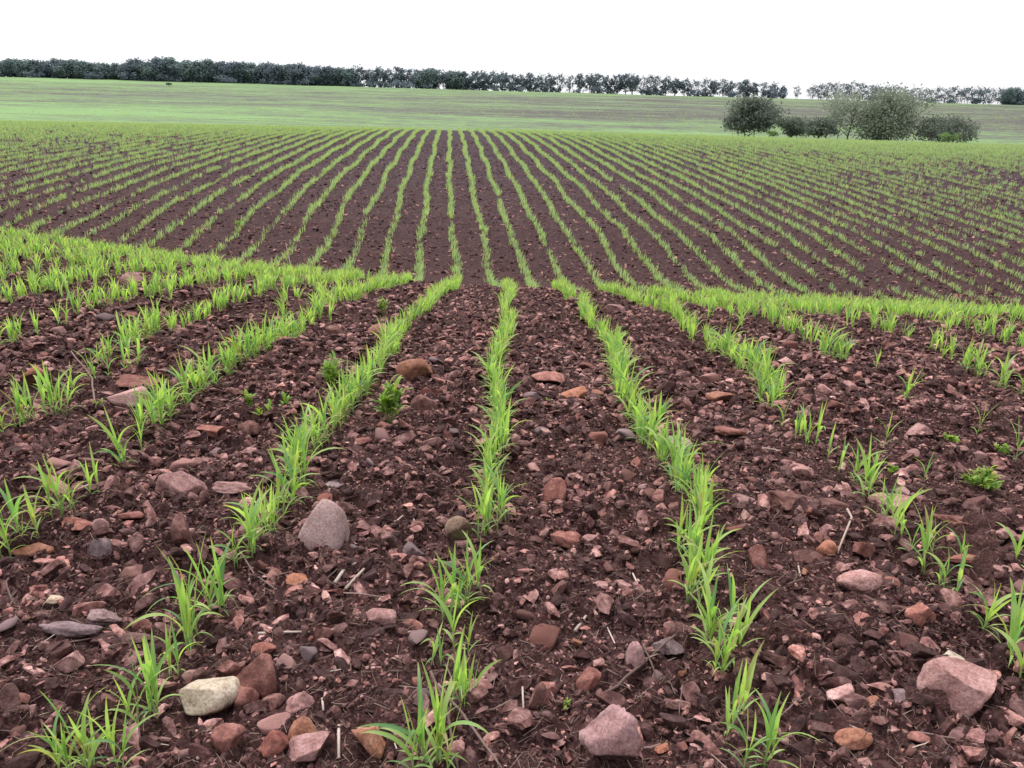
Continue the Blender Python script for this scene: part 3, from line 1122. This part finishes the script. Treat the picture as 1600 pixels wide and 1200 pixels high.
# far slope rows
fx, fy, fs = [], [], []
for k in range(-75, 80):
    ph = RNG.uniform(0, 6.28)
    Yk = np.arange(16.5, 84, .085)
    Yk = Yk + RNG.uniform(-.05, .05, len(Yk))
    Xk = k * ROW + row_c(Yk) + RNG.normal(0, .035, len(Yk)) + .05 * np.sin(Yk * .7 + ph) + .10 * (fbm(Yk * .25 + k * 9, Yk * 0 + 3, 2, 55) - .5)
    ok = (np.abs(Xk) < .74 * Yk)
    Xk, Yk = Xk[ok], Yk[ok]
    if not len(Xk):
        continue
    g = fbm(Yk * .55 + k * 3.7, Yk * 0 + k, 3, 200)                    # gaps along the row
    wgt = fbm(Xk * .07, Yk * .07, 2, 300)
    u = Xk / Yk
    sparse = .29 + .24 * sstep(.15, .5, u) * (1 - sstep(25, 60, Yk)) - .06 * sstep(45, 70, Yk) + (wgt - .5) * .55
    sparse = sparse - .09 * (1 - sstep(.12, .3, np.abs(u + .03)))
    keep = g + RNG.uniform(-.26, .26, len(g)) * sstep(.05, .3, np.abs(u)) + RNG.uniform(-.1, .1, len(g)) > sparse
    fx.append(Xk[keep])
    fy.append(Yk[keep])
fx, fy = np.concatenate(fx), np.concatenate(fy)
n = len(fx)
sc = RNG.uniform(.5, 1.3, n) * (.95 + .12 * sstep(30, 60, fy))
M = rotz(RNG.uniform(0, 6.28, n)) * sc[:, None, None]
V, F, t = merge(FAR2, RNG.integers(0, len(FAR2), n), M, np.stack([fx, fy, ground(fx, fy, False) + .01], 1))
o = link('crop_rows', mesh_np('crop_rows', V, F, LEAFF, True, t))
tag(o, 'narrow green crop rows fanning over the dark far slope', 'crop rows', kind='stuff')
n = 16000
Yt = 125 + 235 * RNG.random(n) ** .8
Yt = np.round(Yt / 3.2) * 3.2 + RNG.normal(0, .25, n)
Xt = (RNG.random(n) * 2 - 1) * .74 * Yt
kp = fbm(Xt * .02, Yt * .05, 3, 12) + RNG.uniform(-.15, .15, n) > .46
Xt, Yt = Xt[kp], Yt[kp]
n = len(Xt)
M = rotz(RNG.uniform(0, 6.28, n)) * RNG.uniform(1.1, 2.0, n)[:, None, None]
V, F, t = merge(FAR2, RNG.integers(0, len(FAR2), n), M, np.stack([Xt, Yt, ground(Xt, Yt, False)], 1))
o = link('distant_crop', mesh_np('distant_crop', V, F, LEAFF, True, t))
tag(o, 'thin green crop cover speckled over the distant slope below the trees', 'distant crop', kind='stuff')


# ------------------------------------------------------------------ sticks and straw
def stick(pts, r, mat, label, name='twig', lift=.02, group=None, cat='twig', ends=None, fork=None):
    W = []
    D = 1
    for i, (px, py) in enumerate(pts):
        X, Y, D = at(px, py)
        e = (ends[i] if ends else 0)
        W.append((X, Y, gz(X, Y) + lift + e))
    m = D / FPX
    # resample with a slight wobble
    P = []
    sub = 2 if mat is STRAW else 5
    for i in range(len(W) - 1):
        for t in np.linspace(0, 1, sub)[:-1]:
            q = np.array(W[i]) * (1 - t) + np.array(W[i + 1]) * t
            P.append(q + np.array([rr.gauss(0, r * m * .25), rr.gauss(0, r * m * .25), rr.gauss(0, r * m * .12)]))
    P.append(np.array(W[-1]))
    n = len(P)
    o0 = P[0].copy()
    rad = [r * m * .62 * (1 - .35 * i / n) for i in range(n)]
    v, f = tube([p - o0 for p in P], rad, 7)
    o = link(name, py_mesh(name, v, f, mat, True, np.full((len(v), 3), 0.)), None, tuple(o0))
    tag(o, label, cat, group)
    return o


STK = [
    ([(674, 1098), (700, 1148), (716, 1215)], 4.2, TWIG, 'thick brown twig leaning over the bottom centre tuft, left one of the pair', [.10, .06, .02]),
    ([(684, 1112), (728, 1148), (788, 1212)], 4.0, TWIG, 'thick brown twig leaning over the bottom centre tuft, right one of the pair', [.09, .05, .01]),
    ([(696, 1066), (708, 1096), (722, 1128)], 2.0, TWIG, 'thin dark twig crossing the bottom centre tuft above the pair of thick twigs', [.07, .06, .03]),
    ([(938, 1096), (990, 1068), (1052, 1022)], 4.0, TWIG, 'grey fallen branch lying across pink stones right of centre', [.0, .03, .05]),
    ([(1003, 1040), (1018, 1068), (1036, 1102)], 2.4, TWIG, 'short twig crossing the fallen grey branch', [.05, .04, 0]),
    ([(934, 1132), (965, 1118), (990, 1102)], 2.4, TWIG, 'thin brown twig below the fallen grey branch', None),
    ([(1000, 1172), (1022, 1170), (1042, 1162)], 3.0, TWIG, 'short grey stick right of the rough pink lump of rock', None),
    ([(1206, 1088), (1240, 1062), (1285, 1026)], 3.0, TWIG, 'dark brown stick lying right of the first row right of centre', None),
    ([(1430, 1162), (1500, 1172), (1560, 1196), (1600, 1212)], 2.2, TWIG, 'long thin curved twig at the bottom right corner', None),
    ([(1505, 1108), (1525, 1150), (1540, 1190)], 1.0, TWIG, 'hair thin twig in front of the big angular rock', None),
    ([(1318, 824), (1326, 832), (1316, 852), (1306, 876)], 3.0, STRAW, 'white forked looking root standing over stones on the right', [.05, .05, .03, .01]),
    ([(1244, 872), (1246, 892), (1250, 914)], 2.4, STRAW, 'white crooked root piece left of the tan and brown stones', None),
    ([(1342, 1016), (1338, 1036), (1344, 1058)], 3.0, STRAW, 'short white straw piece below the red angular stone', None),
    ([(1286, 984), (1297, 1002)], 3.0, STRAW, 'tiny white straw chip above the rounded dull pink stone', None),
    ([(1318, 1038), (1336, 1056)], 2.0, STRAW, 'thin pale straw touching the foot of the short white straw piece', None),
    ([(530, 1146), (530, 1194)], 4.0, STRAW, 'white straight straw standing out left of the blocky orange brown stone', None),
    ([(522, 922), (540, 902), (556, 892)], 4.2, STRAW, 'pale thick broken straw left of the centre row, upper of two', None),
    ([(544, 930), (560, 912), (572, 900)], 4.0, STRAW, 'pale thick broken straw left of the centre row, lower of two', None),
    ([(522, 938), (560, 936), (604, 938)], 2.0, STRAW, 'long thin pale straw above the oblong pink stone', None),
    ([(402, 998), (450, 996), (484, 994)], 3.2, STRAW, 'grey straw lying level above the reddish pebble', None),
    ([(392, 936), (420, 906), (480, 894)], 3.0, TWIG, 'curved pale twig below the large smooth pale pink stone', None),
    ([(378, 878), (398, 904), (436, 926)], 2.0, TWIG, 'thin dark bent twig at the foot of the first left row', [.05, .02, 0]),
    ([(420, 872), (448, 866)], 2.0, TWIG, 'short dark twig left of the large smooth pale pink stone', None),
    ([(488, 880), (520, 872), (546, 862)], 3.0, TWIG, 'brown stick just below the large smooth pale pink stone', None),
    ([(500, 924), (530, 900), (545, 875)], 2.0, TWIG, 'long thin twig slanting below the large smooth pale pink stone', None),
    ([(28, 900), (14, 928), (22, 955), (8, 988)], 2.6, TWIG, 'wiggly pale pink root on the soil by the left edge', [.02, .03, .02, 0]),
    ([(38, 922), (18, 940)], 2.0, TWIG, 'short side twig touching the wiggly root by the left edge', None),
    ([(38, 1066), (70, 1062), (98, 1058)], 3.0, TWIG, 'straight brown stick below the small pale square stone', None),
    ([(50, 1024), (110, 1012), (160, 1000)], 2.0, TWIG, 'long dark thin twig under the long low grey pink stone', None),
    ([(188, 872), (196, 852)], 3.0, STRAW, 'short white straw chip left of the upright brown stone', None),
    ([(187, 894), (189, 910)], 3.4, STRAW, 'white chip at the left of the brown block shaped stone', None),
    ([(303, 1172), (310, 1190)], 4.0, STRAW, 'small white chip left of the upright red stone at the bottom', None),
    ([(862, 884), (864, 908)], 3.0, STRAW, 'short upright white straw right of the centre row', None),
    ([(876, 906), (894, 882)], 3.4, STRAW, 'short slanting white straw right of the upright one', None),
    ([(985, 894), (1004, 934)], 2.4, STRAW, 'thin slanting straw in the middle of the centre right strip', None),
    ([(898, 986), (922, 958)], 4.0, STRAW, 'thick grey straw in the lower middle of the centre right strip', None),
    ([(944, 980), (960, 1010), (976, 1030)], 2.2, STRAW, 'thin double looking straw above the fallen grey branch', None),
    ([(946, 848), (1004, 850)], 2.4, STRAW, 'level pale straw right of the slab like red stone', None),
    ([(900, 954), (930, 954)], 2.2, STRAW, 'short level straw above the thick grey straw', None),
    ([(598, 846), (612, 826), (630, 812)], 2.4, STRAW, 'pale crooked twig left of the purple grey stone', None),
    ([(642, 808), (650, 822), (656, 836)], 2.4, STRAW, 'short pale forked twig above the purple grey stone', None),
    ([(536, 746), (552, 736), (566, 730)], 4.0, STRAW, 'pale flat straw near the red soil left of centre', None),
    ([(998, 570), (1012, 590), (1034, 600)], 2.6, STRAW, 'pale bent root right of the first row right of centre', None),
    ([(1172, 706), (1204, 710), (1240, 716)], 2.6, STRAW, 'pale level straw in the right hand soil strip', None),
    ([(1140, 700), (1180, 724), (1228, 738)], 1.8, TWIG, 'long thin twig below the pale level straw', None),
    ([(1230, 806), (1300, 812)], 1.8, TWIG, 'thin level twig by the large brown crusted rock', None),
    ([(1184, 852), (1260, 860)], 1.8, TWIG, 'thin level twig below the large brown crusted rock', None),
    ([(1180, 938), (1215, 958), (1240, 964)], 2.0, TWIG, 'thin curved twig right of the first right hand row', None),
    ([(1220, 924), (1262, 930)], 3.0, TWIG, 'grey flat stick left of the pink pointed stone', None),
    ([(1310, 1132), (1356, 1128)], 2.6, STRAW, 'pale straw below the small squarish pink stone', None),
    ([(1536, 806), (1572, 824), (1600, 840)], 1.6, TWIG, 'thin straight twig near the right edge', None),
    ([(1590, 1110), (1600, 1150)], 4.0, STRAW, 'pale stick at the right edge beside the big angular rock', None),
    ([(596, 1110), (612, 1150), (636, 1196)], 2.2, TWIG, 'thin brown stalk left of the bottom centre tuft', None),
    ([(505, 1100), (506, 1120)], 3.0, STRAW, 'small white chip above the blocky orange brown stone', None),
    ([(1060, 1128), (1062, 1100)], 1.4, TWIG, 'thin upright stalk right of the rough pink lump', [0, .05]),
    ([(816, 1084), (818, 1118)], 2.6, STRAW, 'short upright straw left of the small dark pointed stone', None),
    ([(758, 1120), (776, 1112), (800, 1102)], 3.0, TWIG, 'brown stick right of the bottom centre tuft', None),
]
for i, (pts, r, mt, lab, e) in enumerate(STK):
    isr = mt is STRAW
    stick(pts, r, mt, lab, 'straw' if isr else 'twig', ends=e, cat='straw' if isr else 'twig')


def straw_tmpl(seed, sides=5, bend=.05):
    q = random.Random(seed)
    p = [np.array([-.5, 0, 0]), np.array([-.15, q.uniform(-bend, bend) * .5, 0]), np.array([.2, q.uniform(-bend, bend), 0.02]), np.array([.5, 0, 0])]
    v, f = tube(p, [.022, .024, .022, .012], sides, False)
    return np.array(v), np.array(f), np.zeros((len(v), 3))


ST = [straw_tmpl(k) for k in range(8)]
STm = {}
for q in range(110):
    Y = 1.35 + 4.2 * rs.random() ** 1.4
    X = (rs.random() * 2 - 1) * .72 * (Y + .5)
    key = (rs.randrange(8), rs.random() < .5)
    if key not in STm:
        STm[key] = mesh_np('straw' if key[1] else 'twig', ST[key[0]][0], ST[key[0]][1], STRAW if key[1] else TWIG, True, ST[key[0]][2])
    L = rs.uniform(.04, .13)
    th = rs.uniform(.6, 1.3) * .10 / L
    z = float(ground(np.array([X]), np.array([Y]))[0]) + .008
    o = link('straw' if key[1] else 'twig', STm[key], None, (X, Y, z), (rs.uniform(-.1, .1), rs.uniform(-.2, .2), rs.uniform(0, 6.28)), (L, .10 * th * 1.1, .10 * th))
    o.scale = (L, .085 * rs.uniform(.5, 1.1), .045)
    kd = 'pale dry straw piece' if key[1] else 'short brown twig'
    tag(o, '%s %s, %s' % (kd, strip_name(X, Y), zone(Y)), 'straw' if key[1] else 'twig',
        '%ss %s, %s' % (kd, strip_name(X, Y), zone(Y)))
n = 22000
Y = 1.25 + 12 * RNG.random(n) ** 1.3
X = (RNG.random(n) * 2 - 1) * .74 * (Y + .6)
L = RNG.uniform(.014, .06, n) * (1 + .08 * Y)
M = rotz(RNG.uniform(0, 6.28, n)) * np.stack([L, .04 + L * 0, .04 + L * 0], 1)[:, None, :]
M[:, 2, 0] = RNG.normal(0, .25, n) * L
V, F, t = merge([straw_tmpl(k + 50, 3) for k in range(6)], RNG.integers(0, 6, n), M, np.stack([X, Y, ground(X, Y) + .006], 1), RNG.random(n))
o = link('chaff', mesh_np('chaff', V, F, mat_simple('chaff', [(0, (.10, .06, .05)), (.45, (.20, .13, .11)), (.75, (.36, .27, .23)), (1, (.6, .5, .45))], 60), True, t))
tag(o, 'fine broken straw and root bits scattered over the soil', 'straw litter', kind='stuff')


# ------------------------------------------------------------------ broadleaf weeds
def weed(px, py, size, nst, label, seed, spread=.5, leafw=.35):
    q = random.Random(seed)
    X, Y, D = at(px, py)
    root = link('weed', None, None, (X, Y, gz(X, Y) + .01))
    root.empty_display_size = .05
    tag(root, label, 'weed')
    for s in range(nst):
        az = q.uniform(0, 6.28)
        tilt = q.uniform(.05, spread)
        H = size * q.uniform(.6, 1)
        tip = np.array([math.cos(az) * math.sin(tilt), math.sin(az) * math.sin(tilt), math.cos(tilt)]) * H
        p = [np.array([0, 0, -.02]), tip * .5 + np.array([0, 0, H * .05]), tip]
        v, f = tube(p, [.0022, .0018, .001], 5)
        st = link('stem', py_mesh('stem', v, f, STEM, True, np.full((len(v), 3), .3)), root)
        geos = []
        for j in range(q.randint(5, 8)):
            t = .35 + .65 * j / 7
            b = tip * t
            LL = size * q.uniform(.25, .42)
            geos.append(leaf_geo(LL, LL * leafw, R(q.uniform(15, 60)), R(q.uniform(60, 110)), q.uniform(0, 6.28), b, seg=5, wide=3,
                                 rnd=q.random()))
        a, b_, c = joinVF(geos)
        link('foliage', mesh_np('foliage', a, b_, WEED, True, c), st)
    return root


weed(608, 668, .25, 14, 'bushy yellow green broadleaf weed between the centre row and the row left of it', 1, .6)
weed(516, 612, .22, 10, 'leafy broadleaf weed growing against the left side of the first left row', 2, .5)
weed(392, 652, .14, 4, 'small broadleaf weed left of a pair of round leafed sprouts', 3, .4, .5)
weed(446, 648, .15, 3, 'slim broadleaf sprout right of the small weed on the left', 4, .3, .5)
weed(418, 662, .11, 6, 'low spreading sprout between two taller small weeds on the left', 5, .9, .45)
weed(1530, 782, .12, 26, 'flat spreading mossy green weed near the right edge', 6, 1.35, .35)
weed(1390, 748, .07, 6, 'tiny yellow green weed beside the second right hand row', 7, 1.1, .7)
weed(1566, 718, .09, 8, 'small yellow leafed weed near the right edge above the spreading weed', 8, 1.1, .8)
weed(1484, 700, .09, 6, 'small pale weed beside the dark hole on the right', 9, 1.0, .8)
weed(975, 520, .07, 2, 'tiny yellow sprout right of the first right hand row near the crest', 10, .3, .5)
weed(858, 634, .05, 3, 'tiny round leafed sprout by the small blue grey stone', 11, .8, .8)
weed(600, 500, .22, 7, 'upright weed left of the first left row near the crest', 12, .4, .3)
weed(156, 640, .08, 5, 'low green weed at the foot of a dry stalk on the left', 13, 1.0, .5)
weed(884, 1108, .035, 5, 'tiny green sprout right of the bottom centre tuft', 14, 1.0, .5)
weed(370, 360, .35, 5, 'lone grassy weed between rows on the dark far slope', 15, .6, .25)
stick([(150, 640), (147, 610), (118, 585)], 2.0, TWIG, 'dry dark weed stalk standing on the left between two rows', 'weed_stalk', cat='weed stalk', ends=[0, .08, .16])
stick([(458, 428), (452, 412), (448, 400)], 1.4, TWIG, 'thin dark dry stalk standing at the crest left of centre', 'weed_stalk', cat='weed stalk', ends=[0, .12, .3])
stick([(990, 585), (998, 572), (1010, 560)], 1.4, TWIG, 'thin dry stem bending over soil right of the first right hand row', 'weed_stalk', cat='weed stalk', ends=[0, .04, .08])


# ------------------------------------------------------------------ trees
def tree_geo(seed, H, Wd, trunk_h, nclump, per, leaf, stems=1, flat=.8, airy=0.0, low=0.0):
    q = np.random.default_rng(seed)
    V, F = [], []

    def add(pts, rad):
        v, f = tube(pts, rad, 5)
        o_ = len(V)
        V.extend(v)
        F.extend([tuple(i + o_ for i in ff) for ff in f])

    tips = []
    for s in range(stems):
        bx, by = (q.normal(0, Wd * .07), q.normal(0, Wd * .07)) if stems > 1 else (0, 0)
        lean = q.normal(0, .08, 2)
        top = np.array([bx + lean[0] * H, by + lean[1] * H, H * .8])
        b = np.array([bx, by, -1.2])
        r = H * .016 / math.sqrt(stems)
        mid = b * .5 + top * .5 + np.array([*q.normal(0, H * .02, 2), 0])
        add([b, mid, top], [r, r * .75, r * .3])
        for l in range(11):
            t = q.uniform(.2, .9)
            p0 = b * (1 - t) + top * t
            az = q.uniform(0, 6.28)
            ln = Wd * q.uniform(.25, .45)
            p1 = p0 + np.array([math.cos(az) * ln * .6, math.sin(az) * ln * .6, ln * .45])
            p2 = p1 + np.array([math.cos(az) * ln * .4, math.sin(az) * ln * .4, ln * .2])
            add([p0, p1, p2], [r * .5, r * .35, r * .15])
            tips.append(p2)
    # crown
    cz = (H + trunk_h) / 2
    hz = (H - trunk_h) / 2
    d = q.normal(size=(nclump, 3))
    d /= np.linalg.norm(d, axis=1)[:, None]
    rad = q.uniform(.25, 1, nclump) ** .5
    C = d * rad[:, None] * np.array([Wd / 2, Wd / 2, hz]) * .86
    C[:, 2] += cz
    nb = 1 + (.38 if H > 9 and leaf > .3 else .75) * (vnoise(C[:, 0] / Wd * 4 + seed, C[:, 2] / H * 5, seed) - .5) * 2
    C[:, :2] *= nb[:, None]
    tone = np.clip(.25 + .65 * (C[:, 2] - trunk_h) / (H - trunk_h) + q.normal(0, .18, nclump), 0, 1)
    cs = Wd * q.uniform(.05, .105, nclump) * (1 + airy)
    C[:, 2] = np.minimum(C[:, 2], H - cs * flat * 1.2)
    N_ = nclump * per
    ci = np.repeat(np.arange(nclump), per)
    P = C[ci] + np.clip(q.normal(size=(N_, 3)), -2, 2) * cs[ci][:, None] * np.array([1, 1, flat])
    P[:, 2] = np.maximum(P[:, 2], low)
    Rm = randrot(N_, q)
    sz = leaf * q.uniform(.6, 1.4, N_)
    base = np.array([[-1, 0, 0], [0, -.55, 0], [1, 0, 0], [0, .55, 0]])
    LV = np.einsum('nij,vj->nvi', Rm * sz[:, None, None], base) + P[:, None, :]
    LF = np.arange(N_ * 4).reshape(-1, 4)
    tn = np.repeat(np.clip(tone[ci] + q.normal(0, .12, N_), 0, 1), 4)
    return (V, F), (LV.reshape(-1, 3), LF, np.stack([tn] * 3, 1))


def tree_meshes(mat, **kw):
    (v, f), (lv, lf, t) = tree_geo(**kw)
    return py_mesh('trunk', v, f, BARK), mesh_np('crown', lv, lf, mat, False, t)


def place_tree(name, meshes, X, Y, s, rz, label, cat, group=None, z=0):
    root = link(name, None, None, (X, Y, gz(X, Y) + z), (0, 0, rz), s)
    root.empty_display_size = 1
    link('trunk', meshes[0], root)
    link('crown', meshes[1], root)
    tag(root, label, cat, group)
    return root


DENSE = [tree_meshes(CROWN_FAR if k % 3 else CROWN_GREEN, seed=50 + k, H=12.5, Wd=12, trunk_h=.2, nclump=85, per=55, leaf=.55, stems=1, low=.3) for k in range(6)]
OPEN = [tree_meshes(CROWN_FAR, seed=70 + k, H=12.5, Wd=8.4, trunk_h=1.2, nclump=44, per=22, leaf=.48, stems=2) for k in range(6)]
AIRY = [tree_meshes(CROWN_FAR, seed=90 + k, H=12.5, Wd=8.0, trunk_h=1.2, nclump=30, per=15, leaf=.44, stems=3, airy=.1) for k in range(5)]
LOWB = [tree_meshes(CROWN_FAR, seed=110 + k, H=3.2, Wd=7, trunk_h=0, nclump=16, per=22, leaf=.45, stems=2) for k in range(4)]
tr = random.Random(77)


def xpos(px, Y):
    """sideways position at distance Y of a column of the photograph (near the tree line height)"""
    x, y = px - 800, 600 - (143 + (px - 800) * .0269)
    x2 = x * math.cos(ROLL) - y * math.sin(ROLL)
    y2 = x * math.sin(ROLL) + y * math.cos(ROLL)
    return Y * x2 / (y2 * math.sin(PITCH) + FPX * math.cos(PITCH))


TOPS = [(0, 33), (110, 34), (180, 33), (270, 40), (330, 38), (450, 37), (560, 36), (640, 38), (720, 35), (800, 36), (870, 34), (930, 36),
        (1040, 36), (1100, 34), (1190, 32), (1230, 24), (1300, 34), (1340, 34), (1440, 26), (1480, 32), (1600, 32)]
px = -60
while px < 1680:
    Y = 404 + tr.uniform(-4, 4)
    hp = np.interp(px, [a for a, b in TOPS], [b for a, b in TOPS])
    h = hp / FPX * Y * tr.uniform(.90, 1.07) * .86 / 12.5
    if px < 545:
        step, ms, sec, w = 17, DENSE, 'dense left stretch of the far tree belt', 1.15
    elif px < 868:
        step, ms, sec, w = 15, OPEN + DENSE[:1], 'middle stretch of the far tree belt with small sky gaps', 1.08
    elif px < 902:
        step, ms, sec, w = 17, AIRY, 'thin spot of the tree belt right of its middle', .9
    elif px < 1228:
        step, ms, sec, w = 14, OPEN + AIRY[:3], 'open row of trees right of the middle of the belt', 1.0
    elif px < 1268:
        px += 4
        if px > 1245:
            px = 1268
        else:
            place_tree('far_tree', AIRY[0], xpos(1244, Y), Y, (.45, .45, .5), 0, 'lone low tree standing in the bright gap of the far tree belt', 'tree')
            px = 1268
        continue
    elif px < 1450:
        step, ms, sec, w = 13, AIRY, 'thin see through row of trees behind the feathery tree', 1.0
    elif px < 1562:
        step, ms, sec, w = 12, AIRY + OPEN[:2], 'loose row of trees near the right end of the belt', 1.0
    else:
        step, ms, sec, w = 12, DENSE, 'dense dark tree clump at the right end of the belt', .9
    m_ = ms[tr.randrange(len(ms))]
    ww = h * w * tr.uniform(.9, 1.15)
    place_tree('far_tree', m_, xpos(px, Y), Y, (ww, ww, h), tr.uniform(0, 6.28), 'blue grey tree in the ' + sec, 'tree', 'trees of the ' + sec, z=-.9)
    px += step * tr.uniform(.8, 1.2)
# undergrowth at the foot of the belt
px = -50
while px < 1650:
    if not (1236 < px < 1268) and not (872 < px < 900) and (px < 900 or tr.random() < .55):
        Y = 400 + tr.uniform(-4, 8)
        s_ = tr.uniform(.7, 1.15)
        sec = 'left half' if px < 800 else 'right half'
        place_tree('hedge_shrub', LOWB[tr.randrange(4)], xpos(px, Y), Y, (s_ * 1.3, s_, s_), tr.uniform(0, 6.28),
                   'low dark shrub at the foot of the %s of the tree belt' % sec, 'shrub', 'shrubs under the %s of the tree belt' % sec, z=-.4)
    px += tr.uniform(13, 22) if px > 560 else tr.uniform(8, 13)

# trees and bushes beyond the brow on the right
BY = 116.0


def bush(px0, px1, ytop, ybase, Y, name, mat, label, seed, cat='tree', nclump=60, per=60, leaf=.17, stems=3, trunk=.6, airy=0):
    cx = xpos((px0 + px1) / 2, Y)
    Wd = (px1 - px0) / FPX * Y * .98
    # height from the photograph at this distance
    def zat(px, py):
        x, y = px - 800, 600 - py
        y2 = x * math.sin(ROLL) + y * math.cos(ROLL)
        return EYE + Y * (y2 * math.cos(PITCH) - FPX * math.sin(PITCH)) / (y2 * math.sin(PITCH) + FPX * math.cos(PITCH))
    pm = (px0 + px1) / 2
    base = gz(cx, Y)
    H = zat(pm, ytop) - base
    ms = tree_meshes(mat, seed=seed, H=H, Wd=Wd, trunk_h=trunk, nclump=nclump, per=per, leaf=leaf, stems=stems, airy=airy)
    return place_tree(name, ms, cx, Y, (1, 1, 1), 0, label, cat)


bush(1136, 1214, 150, 212, 112, 'round_tree', CROWN_BUSH, 'round dark tree standing alone left of the clump beyond the brow', 201, nclump=120, per=80)
bush(1224, 1272, 184, 216, 112, 'bush', CROWN_BUSH, 'low dark bush left half of the pair next to the round tree', 202, 'bush', 70, 70, .15)
bush(1262, 1316, 186, 217, 114, 'bush', CROWN_BUSH, 'low dark bush right half of the pair beside the feathery tree', 203, 'bush', 70, 70, .15)
bush(1290, 1362, 134, 218, 118, 'feathery_tree', CROWN_PALE, 'tall pale feathery tree with a thin see through top', 204, nclump=70, per=46, leaf=.14, stems=4, airy=.05, trunk=.8)
bush(1330, 1450, 140, 220, 114, 'spreading_tree', CROWN_AIRY, 'wide grey green spreading tree, largest of the clump beyond the brow', 205, nclump=150, per=85, leaf=.16, stems=5, airy=.1, trunk=0)
bush(1372, 1440, 142, 200, 120, 'feathery_tree', CROWN_PALE, 'pale feathery tree rising behind the wide spreading tree', 206, nclump=70, per=44, leaf=.14, stems=3, airy=.05, trunk=2)
bush(1452, 1536, 184, 222, 110, 'bush', CROWN_BUSH, 'rounded dark bush standing right of the spreading tree', 207, 'bush', 100, 70, .15)
bush(1205, 1226, 205, 213, 104, 'shrub', CROWN_SHRUB, 'small green shrub at the foot of the round tree', 208, 'shrub', 14, 30, .12)
bush(1478, 1504, 208, 222, 102, 'shrub', CROWN_SHRUB, 'small green shrub in front of the rounded dark bush', 209, 'shrub', 14, 30, .12)
bush(261, 269, 130, 136, 330, 'bush', CROWN_BUSH, 'tiny dark bush standing alone high on the green far slope', 210, 'bush', 14, 20, .25)

# ------------------------------------------------------------------ light
SUN_EL, SUN_AZ = R(60), R(-30)          # ahead of the camera, a little left
w = bpy.data.worlds.new('World')
scene.world = w
w.use_nodes = True
nt = w.node_tree
nt.nodes.clear()
g = N(nt)
out = g.n('ShaderNodeOutputWorld')
sky = g.n('ShaderNodeTexSky', sky_type='NISHITA')
sky.sun_disc = False
sky.sun_elevation = SUN_EL
sky.sun_rotation = SUN_AZ
sky.air_density = 1.5
sky.dust_density = 4
b1 = g.n('ShaderNodeBackground')
b1.inputs[1].default_value = .10
g.l(sky.outputs[0], b1.inputs[0])
b2 = g.n('ShaderNodeBackground')
tc = g.n('ShaderNodeTexCoord')
cl = g.noise(tc.outputs['Generated'], 2.2, 5, .55)
g.l(g.ramp(cl, [(.3, (.97, .985, 1.02)), (.7, (1.06, 1.05, 1.06))]), b2.inputs[0])
b2.inputs[1].default_value = 1.0
dt = g.n('ShaderNodeVectorMath', operation='DOT_PRODUCT')
g.l(tc.outputs['Generated'], dt.inputs[0])
dt.inputs[1].default_value = (math.sin(SUN_AZ) * math.cos(SUN_EL), math.cos(SUN_AZ) * math.cos(SUN_EL), math.sin(SUN_EL))
g.l(g.maprange(dt.outputs['Value'], -.5, 1.0, .58, 1.6), b2.inputs[1])      # thin cloud, brightest round the hidden sun
mx = g.n('ShaderNodeMixShader')
mx.inputs[0].default_value = .88
g.l(b1.outputs[0], mx.inputs[1])
g.l(b2.outputs[0], mx.inputs[2])
g.l(mx.outputs[0], out.inputs[0])
sd = bpy.data.lights.new('sun', 'SUN')
sd.energy = 2.9
sd.angle = R(10)
sd.color = (1, .96, .90)
so = bpy.data.objects.new('sun', sd)
COL.objects.link(so)
dirv = Vector((math.sin(SUN_AZ) * math.cos(SUN_EL), math.cos(SUN_AZ) * math.cos(SUN_EL), math.sin(SUN_EL)))
so.rotation_euler = dirv.to_track_quat('Z', 'Y').to_euler()
so.location = (0, 0, 30)

scene.view_settings.view_transform = 'Standard'
scene.view_settings.look = 'None'
scene.view_settings.exposure = 0
scene.cycles.max_bounces = 6
scene.cycles.use_denoising = True
